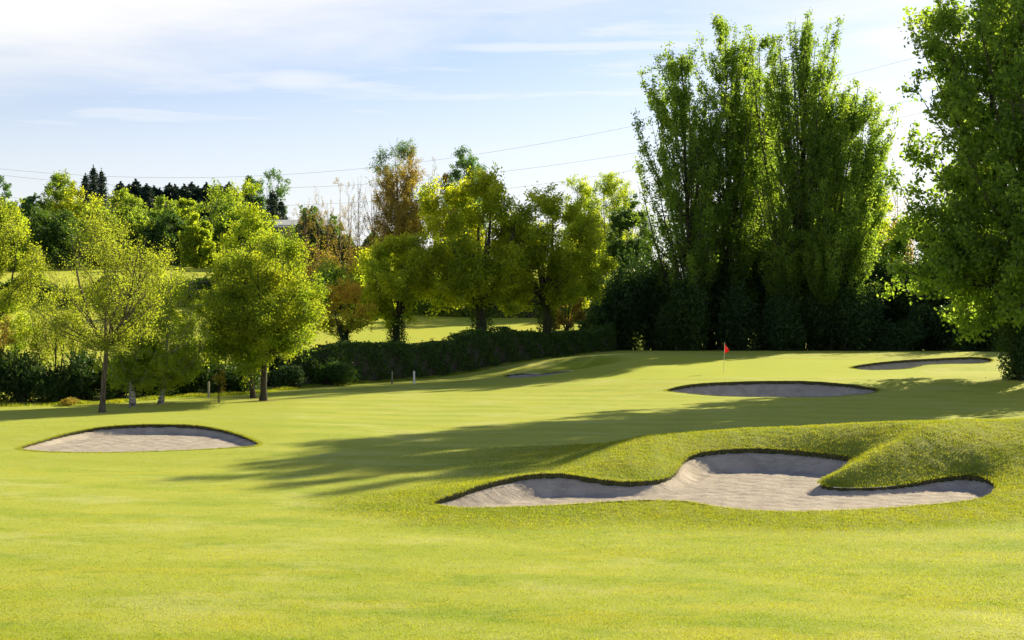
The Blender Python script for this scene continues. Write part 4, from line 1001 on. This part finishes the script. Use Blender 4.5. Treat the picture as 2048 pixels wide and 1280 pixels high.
# ------------------------------------------------------------------ power lines
WIRE = plain_mat('wire', (.24, .25, .28), (.3, .3, .33), 1)
def wire(label, pts, D=250, r=.02):
    pts = np.array(pts, float); cf = np.polyfit(pts[:, 0], pts[:, 1], min(4, len(pts) - 1)); px = np.linspace(pts[0, 0], pts[-1, 0], 90); py = np.polyval(cf, px)
    P = np.column_stack([X_(px, D), np.full(90, D), Z_(py, D)]); v, f = tubes(P[None], np.full((1, 90), r), 5)
    o = mesh_obj('power_line', v - P[0], f, WIRE, smooth=True); o.location = P[0]
    tag(o, label, 'power line', 'overhead wires crossing the sky')
wire('highest overhead wire, rising from behind the tawny tree to the big right tree', [(-200, 314), (0, 333), (250, 357), (350, 357), (600, 348), (760, 333), (960, 307), (1280, 250), (1700, 150), (1790, 127), (2200, 20)])
wire('second overhead wire down, passing behind the upper poplars', [(-200, 322), (0, 347), (200, 369), (590, 378), (760, 367), (980, 345), (1285, 303), (1740, 218), (1805, 207), (2200, 125)])
wire('third overhead wire down, just above the right-hand oak', [(-200, 375), (0, 392), (300, 410), (700, 408), (1005, 378), (1275, 338), (1760, 243), (1810, 235), (2200, 155)])
wire('fourth overhead wire, seen only between the poplars and the big right tree', [(900, 435), (1200, 405), (1500, 358), (1765, 312), (1795, 306), (2200, 225)])
wire('lowest overhead wire, seen only between the poplars and the big right tree', [(900, 447), (1200, 418), (1500, 374), (1745, 331), (1795, 321), (2200, 240)])

# ------------------------------------------------------------------ sky and light
def world():
    w = bpy.data.worlds.new('World'); bpy.context.scene.world = w; w.use_nodes = True
    t = w.node_tree; t.nodes.clear(); g = G(t)
    out = g.n('ShaderNodeOutputWorld'); bg = g.n('ShaderNodeBackground')
    sky = g.n('ShaderNodeTexSky'); sky.sky_type = 'NISHITA'; sky.sun_disc = False
    sky.sun_elevation = R_(SUN_EL); sky.sun_rotation = R_(SUN_AZ); sky.air_density = 1.0; sky.dust_density = .6; sky.ozone_density = 3.0; sky.altitude = 100
    tc = g.n('ShaderNodeTexCoord'); sp = g.n('ShaderNodeSeparateXYZ'); g.l(tc.outputs['Generated'], sp.inputs[0])
    az = g.math('ARCTAN2', sp.outputs[0], sp.outputs[1]); el = g.math('ARCSINE', sp.outputs[2])
    uv = g.n('ShaderNodeCombineXYZ'); g.l(az, uv.inputs[0]); g.l(el, uv.inputs[1]); U = uv.outputs[0]
    n1 = g.noise(g.map(U, (2.2, 9, 1), rot=(0, 0, .10)), 2.0, 5, .62, .6)
    n2 = g.noise(g.map(U, (2.2, 30, 1), rot=(0, 0, .05)), 2.2, 6, .6, .4)
    n3 = g.noise(g.map(U, (1.0, 3.0, 1), loc=(3, 1, 0)), 2.5, 4, .6)
    # upper-left bank of cirrus: el > .128 + (az+.36)*.2
    edge = g.math('SUBTRACT', el, g.math('ADD', .128, g.math('MULTIPLY', g.math('ADD', az, .36), .19)))
    bank = g.ramp(g.math('ADD', edge, g.math('MULTIPLY', g.math('SUBTRACT', n1, .5), .10)), -.05, .07)
    bank = g.math('MULTIPLY', bank, g.ramp(el, .25, .6, 1.0, .12))
    streak = g.math('MULTIPLY', g.ramp(n2, .44, .66), g.ramp(el, .02, .12, .3, .85))
    right = g.math('MULTIPLY', g.ramp(az, .02, .28), g.ramp(g.math('ADD', n1, g.math('MULTIPLY', n2, .3)), .48, .78, .25, 1))
    low = g.ramp(el, .18, .01, .10, .85)
    # small lens-shaped cloud
    dx = g.math('DIVIDE', g.math('SUBTRACT', az, -.150), .043); dy = g.math('DIVIDE', g.math('SUBTRACT', el, .1515), .0085)
    rr = g.math('ADD', g.math('MULTIPLY', dx, dx), g.math('MULTIPLY', dy, dy))
    lens = g.ramp(g.math('ADD', rr, g.math('MULTIPLY', g.math('SUBTRACT', n1, .5), 2.0)), 1.7, -.2, 0, .65)
    # long thin streak at upper middle
    d2 = g.math('DIVIDE', g.math('SUBTRACT', el, g.math('ADD', .176, g.math('MULTIPLY', g.math('ADD', n3, -.5), .02))), .0035)
    thin = g.math('MULTIPLY', g.ramp(g.math('MULTIPLY', d2, d2), 1.6, 0, 0, .5), g.math('MULTIPLY', g.ramp(az, -.09, -.01), g.ramp(az, .35, .15)))
    m = g.math('MAXIMUM', g.math('MAXIMUM', bank, lens), g.math('MAXIMUM', g.math('MULTIPLY', streak, .6), g.math('MAXIMUM', right, thin)))
    m = g.math('MULTIPLY', g.math('MAXIMUM', m, low, clamp=True), g.ramp(el, .25, .5, 1.0, .08))
    kk = g.ramp(el, .2, .7, SKY_K, SKY_K * .75); cb = g.n('ShaderNodeCombineXYZ'); [g.l(kk, cb.inputs[i]) for i in range(3)]
    skyc = g.mix(1.0, sky.outputs[0], cb.outputs[0], 'MULTIPLY')
    skyc = g.mix(1.0, skyc, (1.05, .955, 1.03), 'MULTIPLY')
    lowc = g.mix(g.ramp(el, .0, .13), (CL * .86, CL * .90, CL * .95), (CL, CL * .985, CL * .96))
    c = g.mix(g.math('MULTIPLY', m, .92), skyc, lowc)
    g.l(c, bg.inputs[0]); bg.inputs[1].default_value = .1
    g.l(bg.outputs[0], out.inputs[0])
SKY_K, CL = .66, 4.9
world()
sun = bpy.data.lights.new('sun', 'SUN'); sun.energy = 5.0; sun.angle = R_(.53); sun.color = (1.0, .84, .54)
so = bpy.data.objects.new('sun', sun); C.objects.link(so)
from mathutils import Vector
S = Vector((cos(R_(SUN_EL)) * sin(R_(SUN_AZ)), cos(R_(SUN_EL)) * cos(R_(SUN_AZ)), sin(R_(SUN_EL))))
so.rotation_euler = S.to_track_quat('Z', 'Y').to_euler(); so.location = S * 100

cam = bpy.data.cameras.new('camera'); cam.sensor_width = 36; cam.lens = 36 * F / 2048; cam.clip_start = .1; cam.clip_end = 9000
co = bpy.data.objects.new('camera', cam); C.objects.link(co); co.location = (0, 0, HC)
co.rotation_euler = (pi / 2 - math.atan(40 / F), 0, 0)
sc = bpy.context.scene; sc.camera = co
sc.view_settings.view_transform = 'Standard'; sc.view_settings.look = 'None'; sc.view_settings.exposure = 1.12; sc.view_settings.gamma = 1.0
sc.cycles.max_bounces = 8; sc.cycles.diffuse_bounces = 3; sc.cycles.transmission_bounces = 4; sc.cycles.transparent_max_bounces = 8
